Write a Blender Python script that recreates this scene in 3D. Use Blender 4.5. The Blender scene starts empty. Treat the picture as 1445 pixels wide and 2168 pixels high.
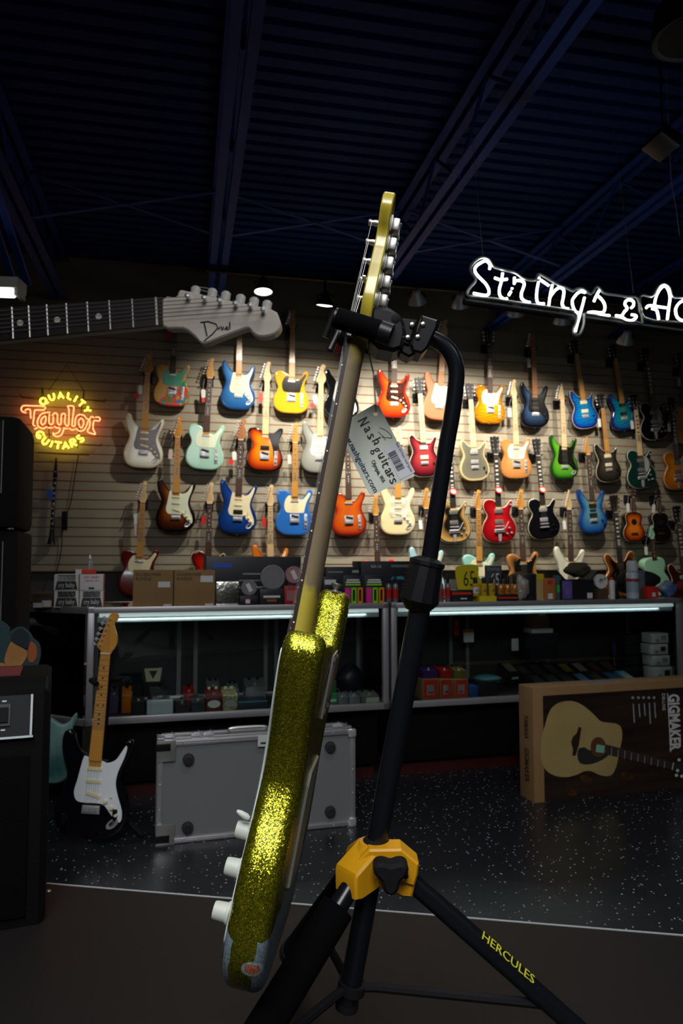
import bpy, bmesh, math, random
from mathutils import Vector, Matrix
random.seed(7)
C = bpy.context.scene.collection
PI = math.pi
# ------------------------------------------------------------------ camera
FP = 1550.0; CX = 722.5; CY = 1084.0; HOR = 1190.0
YAW = math.radians(12.0); PITCH = math.atan((HOR-CY)/FP)
CAM = Vector((0, 0, 1.15))
Fh = Vector((math.sin(YAW), math.cos(YAW), 0)); Rv = Vector((math.cos(YAW), -math.sin(YAW), 0))
Fv = Fh*math.cos(PITCH) + Vector((0, 0, math.sin(PITCH))); Uv = Rv.cross(Fv)
cd = bpy.data.cameras.new('camera'); cam = bpy.data.objects.new('camera', cd); C.objects.link(cam)
cd.sensor_fit = 'VERTICAL'; cd.sensor_height = 36; cd.lens = FP/2168*36; cd.clip_start = .05; cd.clip_end = 60
cam.matrix_world = Matrix(((Rv.x, Uv.x, -Fv.x, 0), (Rv.y, Uv.y, -Fv.y, 0), (Rv.z, Uv.z, -Fv.z, 1.15), (0, 0, 0, 1)))
cd.dof.use_dof = True; cd.dof.focus_distance = .92; cd.dof.aperture_fstop = 12.0
S = bpy.context.scene; S.camera = cam
S.view_settings.view_transform = 'Standard'; S.view_settings.look = 'None'
S.view_settings.exposure = 0.0; S.view_settings.gamma = 1.0; S.view_settings.use_curve_mapping = False
# ------------------------------------------------------------------ world and room light
w = bpy.data.worlds.new('world'); S.world = w; w.use_nodes = True
w.node_tree.nodes['Background'].inputs[0].default_value = (.5, .6, .9, 1)
w.node_tree.nodes['Background'].inputs[1].default_value = .004
def light(name, kind, loc, target, power, color=(1, 1, 1), **k):
    l = bpy.data.lights.new(name, kind); l.energy = power; l.color = color
    for a, b in k.items(): setattr(l, a, b)
    o = bpy.data.objects.new(name, l); C.objects.link(o); o.location = loc
    o.rotation_euler = (Vector(target)-Vector(loc)).to_track_quat('-Z', 'Y').to_euler()
    return o
# shop's ceiling fluorescents behind and above the photographer
SPR = math.radians(125)
light('ceiling_strip_light', 'AREA', (-.35, -1.15, 2.95), (0, .55, .9), 24, (.96, .98, 1), shape='RECTANGLE', size=1.3, size_y=1.1, spread=math.radians(105))
light('ceiling_strip_light', 'AREA', (2.2, -1.2, 3.1), (1.8, 1.8, .3), 5, (.96, .98, 1), shape='RECTANGLE', size=1.3, size_y=.30, spread=SPR)
light('ceiling_strip_light', 'AREA', (-.6, .1, 3.2), (-.6, .25, 0), 19, (.96, .98, 1), shape='RECTANGLE', size=1.2, size_y=1.1, spread=SPR)
light('ceiling_strip_light', 'AREA', (-2.4, 3.1, 3.15), (-2.0, 3.6, 0), 5, (.9, .95, 1), shape='RECTANGLE', size=1.4, size_y=.2, spread=SPR)
light('aisle_strip_light', 'AREA', (.9, 1.7, 3.3), (1.0, 2.4, 0), 7.5, (.95, .97, 1), shape='RECTANGLE', size=1.3, size_y=.25, spread=SPR)
# ------------------------------------------------------------------ pixel helpers
def ray(px, py): return (Fv + Rv*((px-CX)/FP) + Uv*((CY-py)/FP))
def onY(px, py, Y): r = ray(px, py); return CAM + r*(Y/r.y)
def onZ(px, py, Z): r = ray(px, py); return CAM + r*((Z-CAM.z)/r.z)
def atD(px, py, d): return CAM + ray(px, py)*d
def onP(px, py, p0, n): r = ray(px, py); return CAM + r*((Vector(p0)-CAM).dot(n)/r.dot(n))
# ------------------------------------------------------------------ materials
MATS = {}
def mat(name, col, rough=.5, metal=0, emit=None, es=1, bump=None, noise=None, coat=0, alpha=1, trans=0, ior=1.45, spec=None):
    if name in MATS: return MATS[name]
    m = bpy.data.materials.new(name); m.use_nodes = True; MATS[name] = m
    n = m.node_tree.nodes; L = m.node_tree.links; b = n['Principled BSDF']
    b.inputs['Base Color'].default_value = (*col, 1); b.inputs['Roughness'].default_value = rough
    b.inputs['Metallic'].default_value = metal; b.inputs['Coat Weight'].default_value = coat
    b.inputs['Coat Roughness'].default_value = .05; b.inputs['IOR'].default_value = ior
    if spec is not None: b.inputs['Specular IOR Level'].default_value = spec
    if trans: b.inputs['Transmission Weight'].default_value = trans
    if alpha < 1: b.inputs['Alpha'].default_value = alpha
    if emit: b.inputs['Emission Color'].default_value = (*emit, 1); b.inputs['Emission Strength'].default_value = es
    if noise or bump:
        tc = n.new('ShaderNodeTexCoord')
        mp = n.new('ShaderNodeMapping'); L.new(tc.outputs['Object'], mp.inputs[0])
        nz = n.new('ShaderNodeTexNoise'); L.new(mp.outputs[0], nz.inputs['Vector']); nz.inputs['Detail'].default_value = 5
    if noise:   # (scale, colour2, stretch xyz)
        nz.inputs['Scale'].default_value = noise[0]
        if len(noise) > 2: mp.inputs['Scale'].default_value = noise[2]
        r = n.new('ShaderNodeValToRGB'); r.color_ramp.elements[0].color = (*col, 1); r.color_ramp.elements[1].color = (*noise[1], 1)
        r.color_ramp.elements[0].position = .35; r.color_ramp.elements[1].position = .68
        L.new(nz.outputs['Fac'], r.inputs[0]); L.new(r.outputs[0], b.inputs['Base Color'])
    if bump:
        nb = n.new('ShaderNodeTexNoise'); nb.inputs['Scale'].default_value = bump[0]; L.new(tc.outputs['Object'], nb.inputs['Vector'])
        bm_ = n.new('ShaderNodeBump'); bm_.inputs['Strength'].default_value = bump[1]; bm_.inputs['Distance'].default_value = .002
        L.new(nb.outputs['Fac'], bm_.inputs['Height']); L.new(bm_.outputs[0], b.inputs['Normal'])
    return m
def hexc(h):
    h = h.lstrip('#'); v = [int(h[i:i+2], 16)/255 for i in (0, 2, 4)]
    return tuple(((x+.055)/1.055)**2.4 if x > .04045 else x/12.92 for x in v)
blk = mat('black_plastic', (.006, .006, .007), .38, spec=.35)
blkm = mat('black_matte', (.005, .005, .006), .8, spec=.25)
chrome = mat('chrome', (.82, .82, .84), .24, .7)
nickel = mat('worn_nickel', (.46, .45, .42), .34, .8)
white = mat('white_plastic', (.72, .74, .72), .35)
gold = mat('gold_metal', (.75, .5, .15), .25, 1)
# ------------------------------------------------------------------ mesh helpers
class MB:
    def __init__(s): s.v = []; s.f = []; s.mi = []; s.ms = []; s.att = None
    def m(s, mt):
        if mt not in s.ms: s.ms.append(mt)
        s.cur = s.ms.index(mt); return s
    cur = 0
    def add(s, vs, fs, M=None):
        o = len(s.v)
        for p in vs: s.v.append(tuple(M @ Vector(p)) if M is not None else tuple(p))
        for f in fs: s.f.append([i+o for i in f]); s.mi.append(s.cur)
        return s
    def box(s, c, d, M=None, bev=0):
        x, y, z = d[0]/2, d[1]/2, d[2]/2
        if bev > 0:
            bev = min(bev, x*.9, y*.9, z*.9)
            bm = bmesh.new(); bmesh.ops.create_cube(bm, size=1, matrix=Matrix.Diagonal((d[0], d[1], d[2], 1)))
            bmesh.ops.bevel(bm, geom=list(bm.edges), offset=bev, segments=2, profile=.6, affect='EDGES')
            bm.verts.index_update()
            vs = [(v.co.x+c[0], v.co.y+c[1], v.co.z+c[2]) for v in bm.verts]; fs = [[v.index for v in f.verts] for f in bm.faces]; bm.free()
            return s.add(vs, fs, M)
        vs = [(c[0]+i*x, c[1]+j*y, c[2]+k*z) for i in (-1, 1) for j in (-1, 1) for k in (-1, 1)]
        return s.add(vs, [(0, 1, 3, 2), (4, 6, 7, 5), (0, 4, 5, 1), (2, 3, 7, 6), (0, 2, 6, 4), (1, 5, 7, 3)], M)
    def tube(s, pts, r, n=8, closed=False, M=None):
        pts = [Vector(p) for p in pts]; N = len(pts); rs = r if isinstance(r, (list, tuple)) else [r]*N
        vs = []; up = None; prev = None
        for i, p in enumerate(pts):
            a = pts[i-1] if (i > 0 or closed) else p; b = pts[(i+1) % N] if (i < N-1 or closed) else p
            t = (b-a)
            t = t.normalized() if t.length > 1e-9 else Vector((0, 0, 1))
            if up is None:
                up = t.orthogonal().normalized()
            else:
                up = (up - t*up.dot(t)); up = up.normalized() if up.length > 1e-6 else t.orthogonal().normalized()
            q = t.cross(up)
            for k in range(n):
                an = 2*PI*k/n; vs.append(p + (up*math.cos(an)+q*math.sin(an))*rs[i])
        fs = []
        for i in range(N if closed else N-1):
            j = (i+1) % N
            for k in range(n): fs.append((i*n+k, i*n+(k+1) % n, j*n+(k+1) % n, j*n+k))
        if not closed: fs.append(list(range(n))[::-1]); fs.append([(N-1)*n+k for k in range(n)])
        return s.add(vs, fs, M)
    def cyl(s, p0, p1, r0, r1=None, n=16, M=None): return s.tube([p0, p1], [r0, r0 if r1 is None else r1], n, M=M)
    def lathe(s, prof, n=20, M=None):   # prof (r,z), axis z
        vs = []; fs = []
        for r, z in prof:
            for k in range(n): a = 2*PI*k/n; vs.append((r*math.cos(a), r*math.sin(a), z))
        for i in range(len(prof)-1):
            for k in range(n): fs.append((i*n+k, i*n+(k+1) % n, (i+1)*n+(k+1) % n, (i+1)*n+k))
        fs.append(list(range(n))[::-1]); fs.append([(len(prof)-1)*n+k for k in range(n)])
        return s.add(vs, fs, M)
    def prism(s, out, y0, y1, M=None, bev=0):   # outline (x,z), front y0 < back y1
        n = len(out)
        if bev: 
            i_ = inset(out, bev); rings = [(i_, y0), (out, y0+bev), (out, y1-bev), (i_, y1)]
        else: rings = [(out, y0), (out, y1)]
        vs = [(x, y, z) for o, y in rings for x, z in o]; fs = []
        for i in range(len(rings)-1):
            for k in range(n): fs.append((i*n+k, i*n+(k+1) % n, (i+1)*n+(k+1) % n, (i+1)*n+k))
        fs.append(list(range(n))[::-1]); fs.append([(len(rings)-1)*n+k for k in range(n)])
        return s.add(vs, fs, M)
    def build(s, name, mt=None, parent=None, M=None, smooth=35):
        me = bpy.data.meshes.new(name); me.from_pydata(s.v, [], s.f)
        if mt: me.materials.append(mt)
        for x in s.ms: me.materials.append(x)
        if s.ms and not mt: me.polygons.foreach_set('material_index', s.mi)
        if s.att:
            a = me.attributes.new('edge', 'FLOAT', 'POINT'); a.data.foreach_set('value', s.att)
        bm = bmesh.new(); bm.from_mesh(me); bmesh.ops.recalc_face_normals(bm, faces=bm.faces); bm.to_mesh(me); bm.free()
        me.update()
        if smooth:
            me.shade_smooth(); me.set_sharp_from_angle(angle=math.radians(smooth))
        o = bpy.data.objects.new(name, me); C.objects.link(o)
        if parent: o.parent = parent
        if M is not None: o.matrix_local = M
        return o
def inset(out, d):
    n = len(out); A = sum(out[i][0]*out[(i+1) % n][1]-out[(i+1) % n][0]*out[i][1] for i in range(n)); sg = 1 if A > 0 else -1
    r = []
    for i in range(n):
        a = Vector(out[i-1]); b = Vector(out[i]); c = Vector(out[(i+1) % n])
        e = (c-a); e = e.normalized() if e.length > 1e-9 else Vector((1, 0))
        r.append((b.x - e.y*d*sg, b.y + e.x*d*sg))
    return r
def cat(pts, k=4, closed=True):   # catmull-rom
    n = len(pts); r = []
    for i in range(n if closed else n-1):
        g = lambda j: pts[j % n] if closed else pts[max(0, min(n-1, j))]
        p0, p1, p2, p3 = [Vector(g(i+j)) for j in (-1, 0, 1, 2)]
        for t in range(k):
            u = t/k; r.append(tuple(.5*((2*p1)+(p2-p0)*u+(2*p0-5*p1+4*p2-p3)*u*u+(3*p1-p0-3*p2+p3)*u**3)))
    if not closed: r.append(tuple(pts[-1]))
    return r
def tag(o, label=None, cate=None, group=None, kind=None):
    if label: o['label'] = label
    if cate: o['category'] = cate
    if group: o['group'] = group
    if kind: o['kind'] = kind
    return o
def empty(name, M, label=None, cate=None, group=None):
    o = bpy.data.objects.new(name, None); C.objects.link(o); o.empty_display_size = .1
    o.matrix_world = M; return tag(o, label, cate, group)
def TR(loc, rz=0, rx=0, ry=0):
    return Matrix.Translation(loc) @ Matrix.Rotation(rz, 4, 'Z') @ Matrix.Rotation(ry, 4, 'Y') @ Matrix.Rotation(rx, 4, 'X')
def frame(o, x, y, z, s=1):
    return Matrix(((x.x*s, y.x*s, z.x*s, o.x), (x.y*s, y.y*s, z.y*s, o.y), (x.z*s, y.z*s, z.z*s, o.z), (0, 0, 0, 1)))
def textmesh(name, s, size, mt, parent, M, ext=.0004, align='CENTER', xs=1, sp=1, bold=0):
    """printed lettering: text laid in the local XZ plane facing -Y, M places it"""
    cu = bpy.data.curves.new(name, 'FONT'); cu.body = s; cu.size = size; cu.extrude = ext; cu.align_x = align; cu.align_y = 'CENTER'
    cu.resolution_u = 2; cu.offset = bold; cu.space_character = sp
    ob = bpy.data.objects.new('tmp', cu); C.objects.link(ob)
    dg = bpy.context.evaluated_depsgraph_get(); me = bpy.data.meshes.new_from_object(ob.evaluated_get(dg))
    bpy.data.objects.remove(ob); bpy.data.curves.remove(cu)
    me.transform(Matrix.Rotation(PI/2, 4, 'X') @ Matrix.Diagonal((xs, 1, 1, 1))); me.materials.clear(); me.materials.append(mt)
    o = bpy.data.objects.new(name, me); C.objects.link(o)
    if parent: o.parent = parent
    o.matrix_local = M
    return o
T = Matrix.Translation
# ------------------------------------------------------------------ room shell
YW = 6.6; ZD = 3.83
wallm = mat('slatwall_taupe', hexc('#97917f'), .55, noise=(1.3, hexc('#8f8977')))
groove = mat('slatwall_groove_mdf', hexc('#a8672f'), .8)
paint = mat('upper_wall_paint', hexc('#857c68'), .8, noise=(3, hexc('#7d7460')))
darkp = mat('lower_wall_dark', hexc('#3c3a38'), .7)
z0, z1 = 1.075, 3.19
mb = MB(); X0, X1 = -7.5, 9.5; sl = .0795
mb.m(paint).box(((X0+X1)/2, YW+.09, (z1+4.3)/2), (X1-X0, .1, 4.3-z1))
mb.m(darkp).box(((X0+X1)/2, YW+.09, z0/2), (X1-X0, .1, z0))
mb.m(groove).box(((X0+X1)/2, YW+.028, (z0+z1)/2), (X1-X0, .02, z1-z0))
z = z1; k = 0
while z > z0+.02:
    h = sl-.010; zb = max(z-h, z0)
    mb.m(wallm).box(((X0+X1)/2, YW+.009, (z+zb)/2), (X1-X0, .018, z-zb))
    mb.m(groove).box(((X0+X1)/2, YW+.0100, zb-.0045), (X1-X0, .014, .005))
    z -= sl
wb = mb.build('wall_back', smooth=0); tag(wb, kind='structure')
# floor: speckled dark tile
def floor_mat():
    m = mat('speckled_floor', (.012, .014, .017), .22); n = m.node_tree.nodes; L = m.node_tree.links; b = n['Principled BSDF']
    tc = n.new('ShaderNodeTexCoord'); v = n.new('ShaderNodeTexVoronoi'); v.inputs['Scale'].default_value = 62
    L.new(tc.outputs['Object'], v.inputs['Vector'])
    r = n.new('ShaderNodeValToRGB'); r.color_ramp.elements[0].color = (1, 1, 1, 1); r.color_ramp.elements[0].position = .15
    r.color_ramp.elements[1].color = (0, 0, 0, 1); r.color_ramp.elements[1].position = .21
    L.new(v.outputs['Distance'], r.inputs[0])
    s = n.new('ShaderNodeSeparateColor'); L.new(v.outputs['Color'], s.inputs[0])
    g = n.new('ShaderNodeMath'); g.operation = 'GREATER_THAN'; g.inputs[1].default_value = .66; L.new(s.outputs[0], g.inputs[0])
    k = n.new('ShaderNodeMath'); k.operation = 'MULTIPLY'; L.new(r.outputs[0], k.inputs[0]); L.new(g.outputs[0], k.inputs[1])
    mx = n.new('ShaderNodeMix'); mx.data_type = 'RGBA'; mx.inputs[6].default_value = (.012, .014, .017, 1); mx.inputs[7].default_value = (.62, .66, .7, 1)
    L.new(k.outputs[0], mx.inputs[0]); L.new(mx.outputs[2], b.inputs['Base Color'])
    nz = n.new('ShaderNodeTexNoise'); nz.inputs['Scale'].default_value = 2.2; L.new(tc.outputs['Object'], nz.inputs['Vector'])
    mr = n.new('ShaderNodeMapRange'); mr.inputs[3].default_value = .16; mr.inputs[4].default_value = .42; L.new(nz.outputs[0], mr.inputs[0]); L.new(mr.outputs[0], b.inputs['Roughness'])
    return m
fl = MB().box((1, 1.5, -.03), (17, 10.5, .06)).build('floor', floor_mat(), smooth=0); tag(fl, kind='structure')
# ceiling: corrugated blue steel deck, ribs parallel to the back wall
deck = mat('blue_deck_paint', hexc('#0c2a64'), .75, spec=.12)
mb = MB(); prof = []; y = -3.6; 
while y < YW+.1:
    prof += [(y, ZD), (y+.070, ZD), (y+.085, ZD+.022), (y+.105, ZD+.022)]; y += .12
vs = [(x, a, b) for a, b in prof for x in (X0, X1)]
mb.add(vs, [(2*i, 2*i+1, 2*i+3, 2*i+2) for i in range(len(prof)-1)])
ce = mb.build('ceiling', deck, smooth=0); tag(ce, kind='structure')
for nm, xx in (('wall_left', X0), ('wall_right', X1)):
    tag(MB().box((xx, 1.5, 2.1), (.1, 10.4, 4.3)).build(nm, darkp, smooth=0), kind='structure')
tag(MB().box((1, -3.6, 2.1), (17, .1, 4.3)).build('wall_rear', darkp, smooth=0), kind='structure')
# steel bar joists running to the back wall
jm = mat('blue_joist_paint', hexc('#143686'), .65, spec=.15)
ZB = 3.43
jx = [-2.43, -1.10, .22, 1.56, 2.89, 4.22, 5.55]
jn = ['leftmost', 'second from left', 'left of the guitar headstock', 'just right of the guitar headstock', 'behind the white script sign', 'at right of the white script sign', 'rightmost']
for i, X in enumerate(jx):
    r = empty('bar_joist', T((X, YW, ZB)), 'blue steel open web ceiling joist, %s' % jn[i], 'joist', 'blue ceiling joists')
    for nm, zz in (('bottom_chord', 0), ('top_chord', ZD-ZB-.055)):
        mb = MB(); Lh = 10.1
        for sx in (-1, 1):
            mb.box((sx*.043, -Lh/2, zz), (.052, Lh, .006)); mb.box((sx*.019, -Lh/2, zz+.02), (.005, Lh, .045))
        mb.build(nm, jm, r, smooth=0)
    mb = MB(); y = -.1; up = 0
    while y > -Lh+.6:
        a = (0, y, .01 if not up else ZD-ZB-.04); b = (0, y-.42, ZD-ZB-.04 if not up else .01); mb.tube([a, b], .011, 6); y -= .42; up = 1-up
    mb.build('web', jm, r)
# cross bridging between joists
for i in range(1, 5):
    for yb in (2.35, 5.1) if i < 4 else (3.3,):
        a, b = jx[i], jx[i+1]
        mb = MB()
        for (p, q) in (((a+.03, ZB+.02), (b-.03, ZD-.06)), ((a+.03, ZD-.06), (b-.03, ZB+.02))):
            d = Vector((q[0]-p[0], 0, q[1]-p[1])); an = math.atan2(d.z, d.x)
            mb.box((0, 0, 0), (d.length, .032, .004), T(((p[0]+q[0])/2, yb, (p[1]+q[1])/2)) @ Matrix.Rotation(-an, 4, 'Y'))
        tag(mb.build('cross_brace', jm, smooth=0), 'crossed blue bracing between ceiling joists %s, %s' % (['', 'one and two', 'two and three', 'three and four', 'four and five'][i], 'near the wall' if yb > 4 else 'overhead'), 'brace', 'ceiling cross braces')
# ------------------------------------------------------------------ hanging guitars
BODY = dict(
 strat=[(0,.002),(.08,.008),(.135,.045),(.160,.10),(.152,.17),(.125,.225),(.114,.26),(.122,.30),(.141,.345),(.155,.385),(.156,.412),(.142,.428),(.124,.416),(.106,.384),(.084,.352),(.05,.336),(.0,.34),(-.05,.355),(-.078,.372),(-.100,.412),(-.114,.445),(-.131,.460),(-.149,.452),(-.158,.42),(-.153,.365),(-.134,.31),(-.122,.27),(-.130,.225),(-.155,.165),(-.163,.11),(-.145,.045),(-.09,.008)],
 tele=[(0,.002),(.09,.008),(.145,.045),(.163,.10),(.155,.16),(.132,.21),(.122,.25),(.128,.295),(.146,.335),(.156,.366),(.152,.392),(.134,.402),(.114,.388),(.094,.354),(.070,.326),(.035,.322),(0,.34),(-.04,.37),(-.09,.392),(-.130,.387),(-.152,.355),(-.146,.30),(-.126,.255),(-.128,.215),(-.155,.16),(-.163,.10),(-.145,.045),(-.09,.008)],
 prs=[(0,.002),(.08,.01),(.135,.05),(.155,.11),(.140,.18),(.113,.235),(.108,.27),(.118,.31),(.132,.345),(.140,.374),(.132,.392),(.112,.380),(.088,.346),(.06,.330),(.03,.325),(-.02,.345),(-.06,.365),(-.09,.40),(-.112,.412),(-.132,.40),(-.138,.355),(-.122,.30),(-.112,.26),(-.118,.225),(-.145,.17),(-.156,.11),(-.135,.05),(-.08,.01)],
 wolf=[(0,.002),(.08,.01),(.13,.045),(.152,.10),(.140,.17),(.113,.23),(.108,.27),(.118,.315),(.128,.36),(.118,.375),(.085,.335),(.04,.32),(-.01,.335),(-.055,.36),(-.095,.405),(-.122,.425),(-.142,.405),(-.142,.35),(-.122,.29),(-.112,.25),(-.12,.215),(-.145,.16),(-.156,.10),(-.135,.045),(-.08,.01)],
 single=[(0,.002),(.08,.008),(.14,.045),(.166,.11),(.155,.175),(.122,.23),(.112,.265),(.120,.305),(.138,.342),(.140,.366),(.124,.378),(.102,.360),(.07,.324),(.03,.32),(-.01,.36),(-.05,.388),(-.09,.395),(-.128,.378),(-.143,.34),(-.132,.295),(-.112,.26),(-.118,.225),(-.150,.175),(-.166,.11),(-.14,.045),(-.08,.008)],
 semi=[(0,.002),(.09,.01),(.165,.055),(.190,.12),(.172,.19),(.132,.24),(.122,.275),(.135,.32),(.155,.37),(.148,.41),(.115,.42),(.085,.39),(.06,.35),(.02,.335),(-.02,.335),(-.06,.35),(-.085,.39),(-.115,.42),(-.148,.41),(-.155,.37),(-.135,.32),(-.122,.275),(-.132,.24),(-.172,.19),(-.190,.12),(-.165,.055),(-.09,.01)],
 uke=[(0,.002),(.10,.01),(.185,.07),(.215,.16),(.19,.25),(.15,.31),(.145,.36),(.165,.42),(.155,.49),(.10,.53),(.04,.54),(-.04,.54),(-.10,.53),(-.155,.49),(-.165,.42),(-.145,.36),(-.15,.31),(-.19,.25),(-.215,.16),(-.185,.07),(-.10,.01)],
)
BODY['super'] = [(x*.95, z) for x, z in BODY['strat']]
PG = dict(
 strat=[(-.03,.348),(-.05,.352),(-.06,.32),(-.072,.25),(-.082,.20),(-.070,.165),(-.04,.155),(.02,.155),(.055,.148),(.085,.115),(.118,.082),(.136,.088),(.135,.13),(.112,.19),(.098,.24),(.103,.29),(.123,.345),(.134,.39),(.128,.405),(.110,.375),(.088,.342),(.055,.328),(.03,.335)],
 tele=[(-.03,.345),(-.062,.335),(-.085,.295),(-.090,.25),(-.078,.21),(-.045,.195),(.06,.195),(.082,.205),(.092,.25),(.108,.30),(.132,.345),(.136,.365),(.122,.372),(.100,.345),(.075,.318),(.04,.312)],
 gret=[(.045,.315),(.085,.30),(.10,.24),(.085,.19),(.05,.165)],
 cab=[(.028,.34),(.07,.345),(.115,.385),(.140,.375),(.125,.30),(.118,.22),(.10,.14),(.078,.13),(.072,.20),(.05,.27)],
)
PG['super'] = [(x*.95, z) for x, z in PG['strat']]
HEAD = dict(
 strat=[(-.021,.80),(-.026,.812),(-.042,.826),(-.044,.838),(-.036,.86),(-.02,.91),(-.006,.96),(.004,.977),(.020,.985),(.036,.977),(.040,.962),(.033,.948),(.025,.937),(.026,.92),(.036,.895),(.044,.865),(.044,.845),(.034,.822),(.023,.808),(.021,.80)],
 tele=[(-.021,.80),(-.030,.818),(-.035,.838),(-.030,.87),(-.016,.94),(-.006,.975),(.010,.985),(.026,.977),(.029,.962),(.020,.945),(.019,.90),(.029,.865),(.034,.84),(.027,.818),(.021,.80)],
 super=[(-.021,.80),(-.03,.815),(-.040,.832),(-.034,.86),(-.014,.93),(.004,.985),(.010,.985),(.016,.94),(.024,.87),(.031,.835),(.028,.815),(.021,.80)],
 three=[(-.021,.80),(-.030,.825),(-.036,.87),(-.043,.945),(-.035,.965),(-.014,.958),(0,.972),(.014,.958),(.035,.965),(.043,.945),(.036,.87),(.030,.825),(.021,.80)],
)
def bodymat(name, cc, ce=None, cm=None, rough=.18, flame=0, metal=0, e0=.78, noise=None):
    if name in MATS: return MATS[name]
    m = mat(name, cc, rough, metal, coat=.8 if rough < .3 else 0); n = m.node_tree.nodes; L = m.node_tree.links; b = n['Principled BSDF']
    out = None
    if ce:
        a = n.new('ShaderNodeAttribute'); a.attribute_name = 'edge'
        r = n.new('ShaderNodeValToRGB'); e = r.color_ramp.elements
        e[0].color = (*cc, 1); e[0].position = e0-.38; e[1].color = (*ce, 1); e[1].position = .97
        if cm: x = e.new(e0+.02); x.color = (*cm, 1)
        L.new(a.outputs['Fac'], r.inputs[0]); out = r.outputs[0]
    if flame:
        tc = n.new('ShaderNodeTexCoord'); wv = n.new('ShaderNodeTexWave'); wv.bands_direction = 'Z'; wv.inputs['Scale'].default_value = 28 if flame < 2 else 14
        wv.inputs['Distortion'].default_value = 5 if flame < 2 else 11; wv.inputs['Detail'].default_value = 2
        L.new(tc.outputs['Object'], wv.inputs['Vector'])
        mr = n.new('ShaderNodeMapRange'); mr.inputs[3].default_value = .55; mr.inputs[4].default_value = 1.15; L.new(wv.outputs['Fac'], mr.inputs[0])
        mx = n.new('ShaderNodeMix'); mx.data_type = 'RGBA'; mx.blend_type = 'MULTIPLY'; mx.inputs[0].default_value = 1
        if out is not None: L.new(out, mx.inputs[6])
        else: mx.inputs[6].default_value = (*cc, 1)
        L.new(mr.outputs[0], mx.inputs[7]); out = mx.outputs[2]
    if out is not None: L.new(out, b.inputs['Base Color'])
    return m
def body_mb(out, th, bev=.006, steps=(1, .93, .85, .75, .62, .45, .25)):
    mb = MB(); n = len(out); cx = 0; cz = sum(p[1] for p in out)/n
    ins = inset(out, bev); ins2 = inset(out, bev*.3)
    rings = [(ins, th/2, 1), (ins2, th/2-bev*.3, 1), (out, th/2-bev, 1), (out, -th/2+bev, 1), (ins2, -th/2+bev*.3, 1), (ins, -th/2, 1)]
    for s_ in steps[1:]: rings.append(([((x-cx)*s_+cx, (z_-cz)*s_+cz) for x, z_ in ins], -th/2, s_))
    att = []
    for o, y, a in rings:
        for x, z_ in o: mb.v.append((x, y, z_)); att.append(a)
    for i in range(len(rings)-1):
        for k in range(n): mb.f.append((i*n+k, i*n+(k+1) % n, (i+1)*n+(k+1) % n, (i+1)*n+k))
    mb.f.append(list(range(n))[::-1]); mb.f.append([(len(rings)-1)*n+k for k in range(n)])
    mb.mi = [0]*len(mb.f); mb.att = att
    return mb
maple = mat('maple_amber', hexc('#c98f3c'), .35, noise=(6, hexc('#bd8232'), (3, 3, .4)))
maplep = mat('maple_pale', hexc('#d9b988'), .4, noise=(6, hexc('#cfae7c'), (3, 3, .4)))
mapler = mat('maple_roasted', hexc('#a06a3c'), .4, noise=(6, hexc('#90592e'), (3, 3, .4)))
rosew = mat('rosewood', hexc('#4a2c20'), .55, noise=(14, hexc('#37201a'), (4, 4, .4)))
ebony = mat('ebony', hexc('#1c1614'), .45)
dots_l = mat('pearl_dot', hexc('#e8e2d0'), .3); dots_d = mat('dark_dot', (.02, .015, .01), .4)
cream = mat('cream_plastic', hexc('#e6dcb4'), .3); mint = mat('mint_plastic', hexc('#dfe6cc'), .3); pgw = mat('pickguard_white', hexc('#e4e6e0'), .2)
pgb = mat('pickguard_black', hexc('#15140f'), .2, coat=.5); tort = mat('tortoise_plastic', hexc('#4a2018'), .15, noise=(30, hexc('#1c0d0b')))
pearl = mat('pearl_plastic', hexc('#e0dccc'), .18, noise=(22, hexc('#b7b09a'))); silverpg = mat('silver_plexi', hexc('#b9bab6'), .2, .3)
bindm = mat('binding_cream', hexc('#d9cfae'), .35)
FRET = [0]
for i in range(1, 23): FRET.append(.647*(1-2**(-i/12)))
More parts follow.
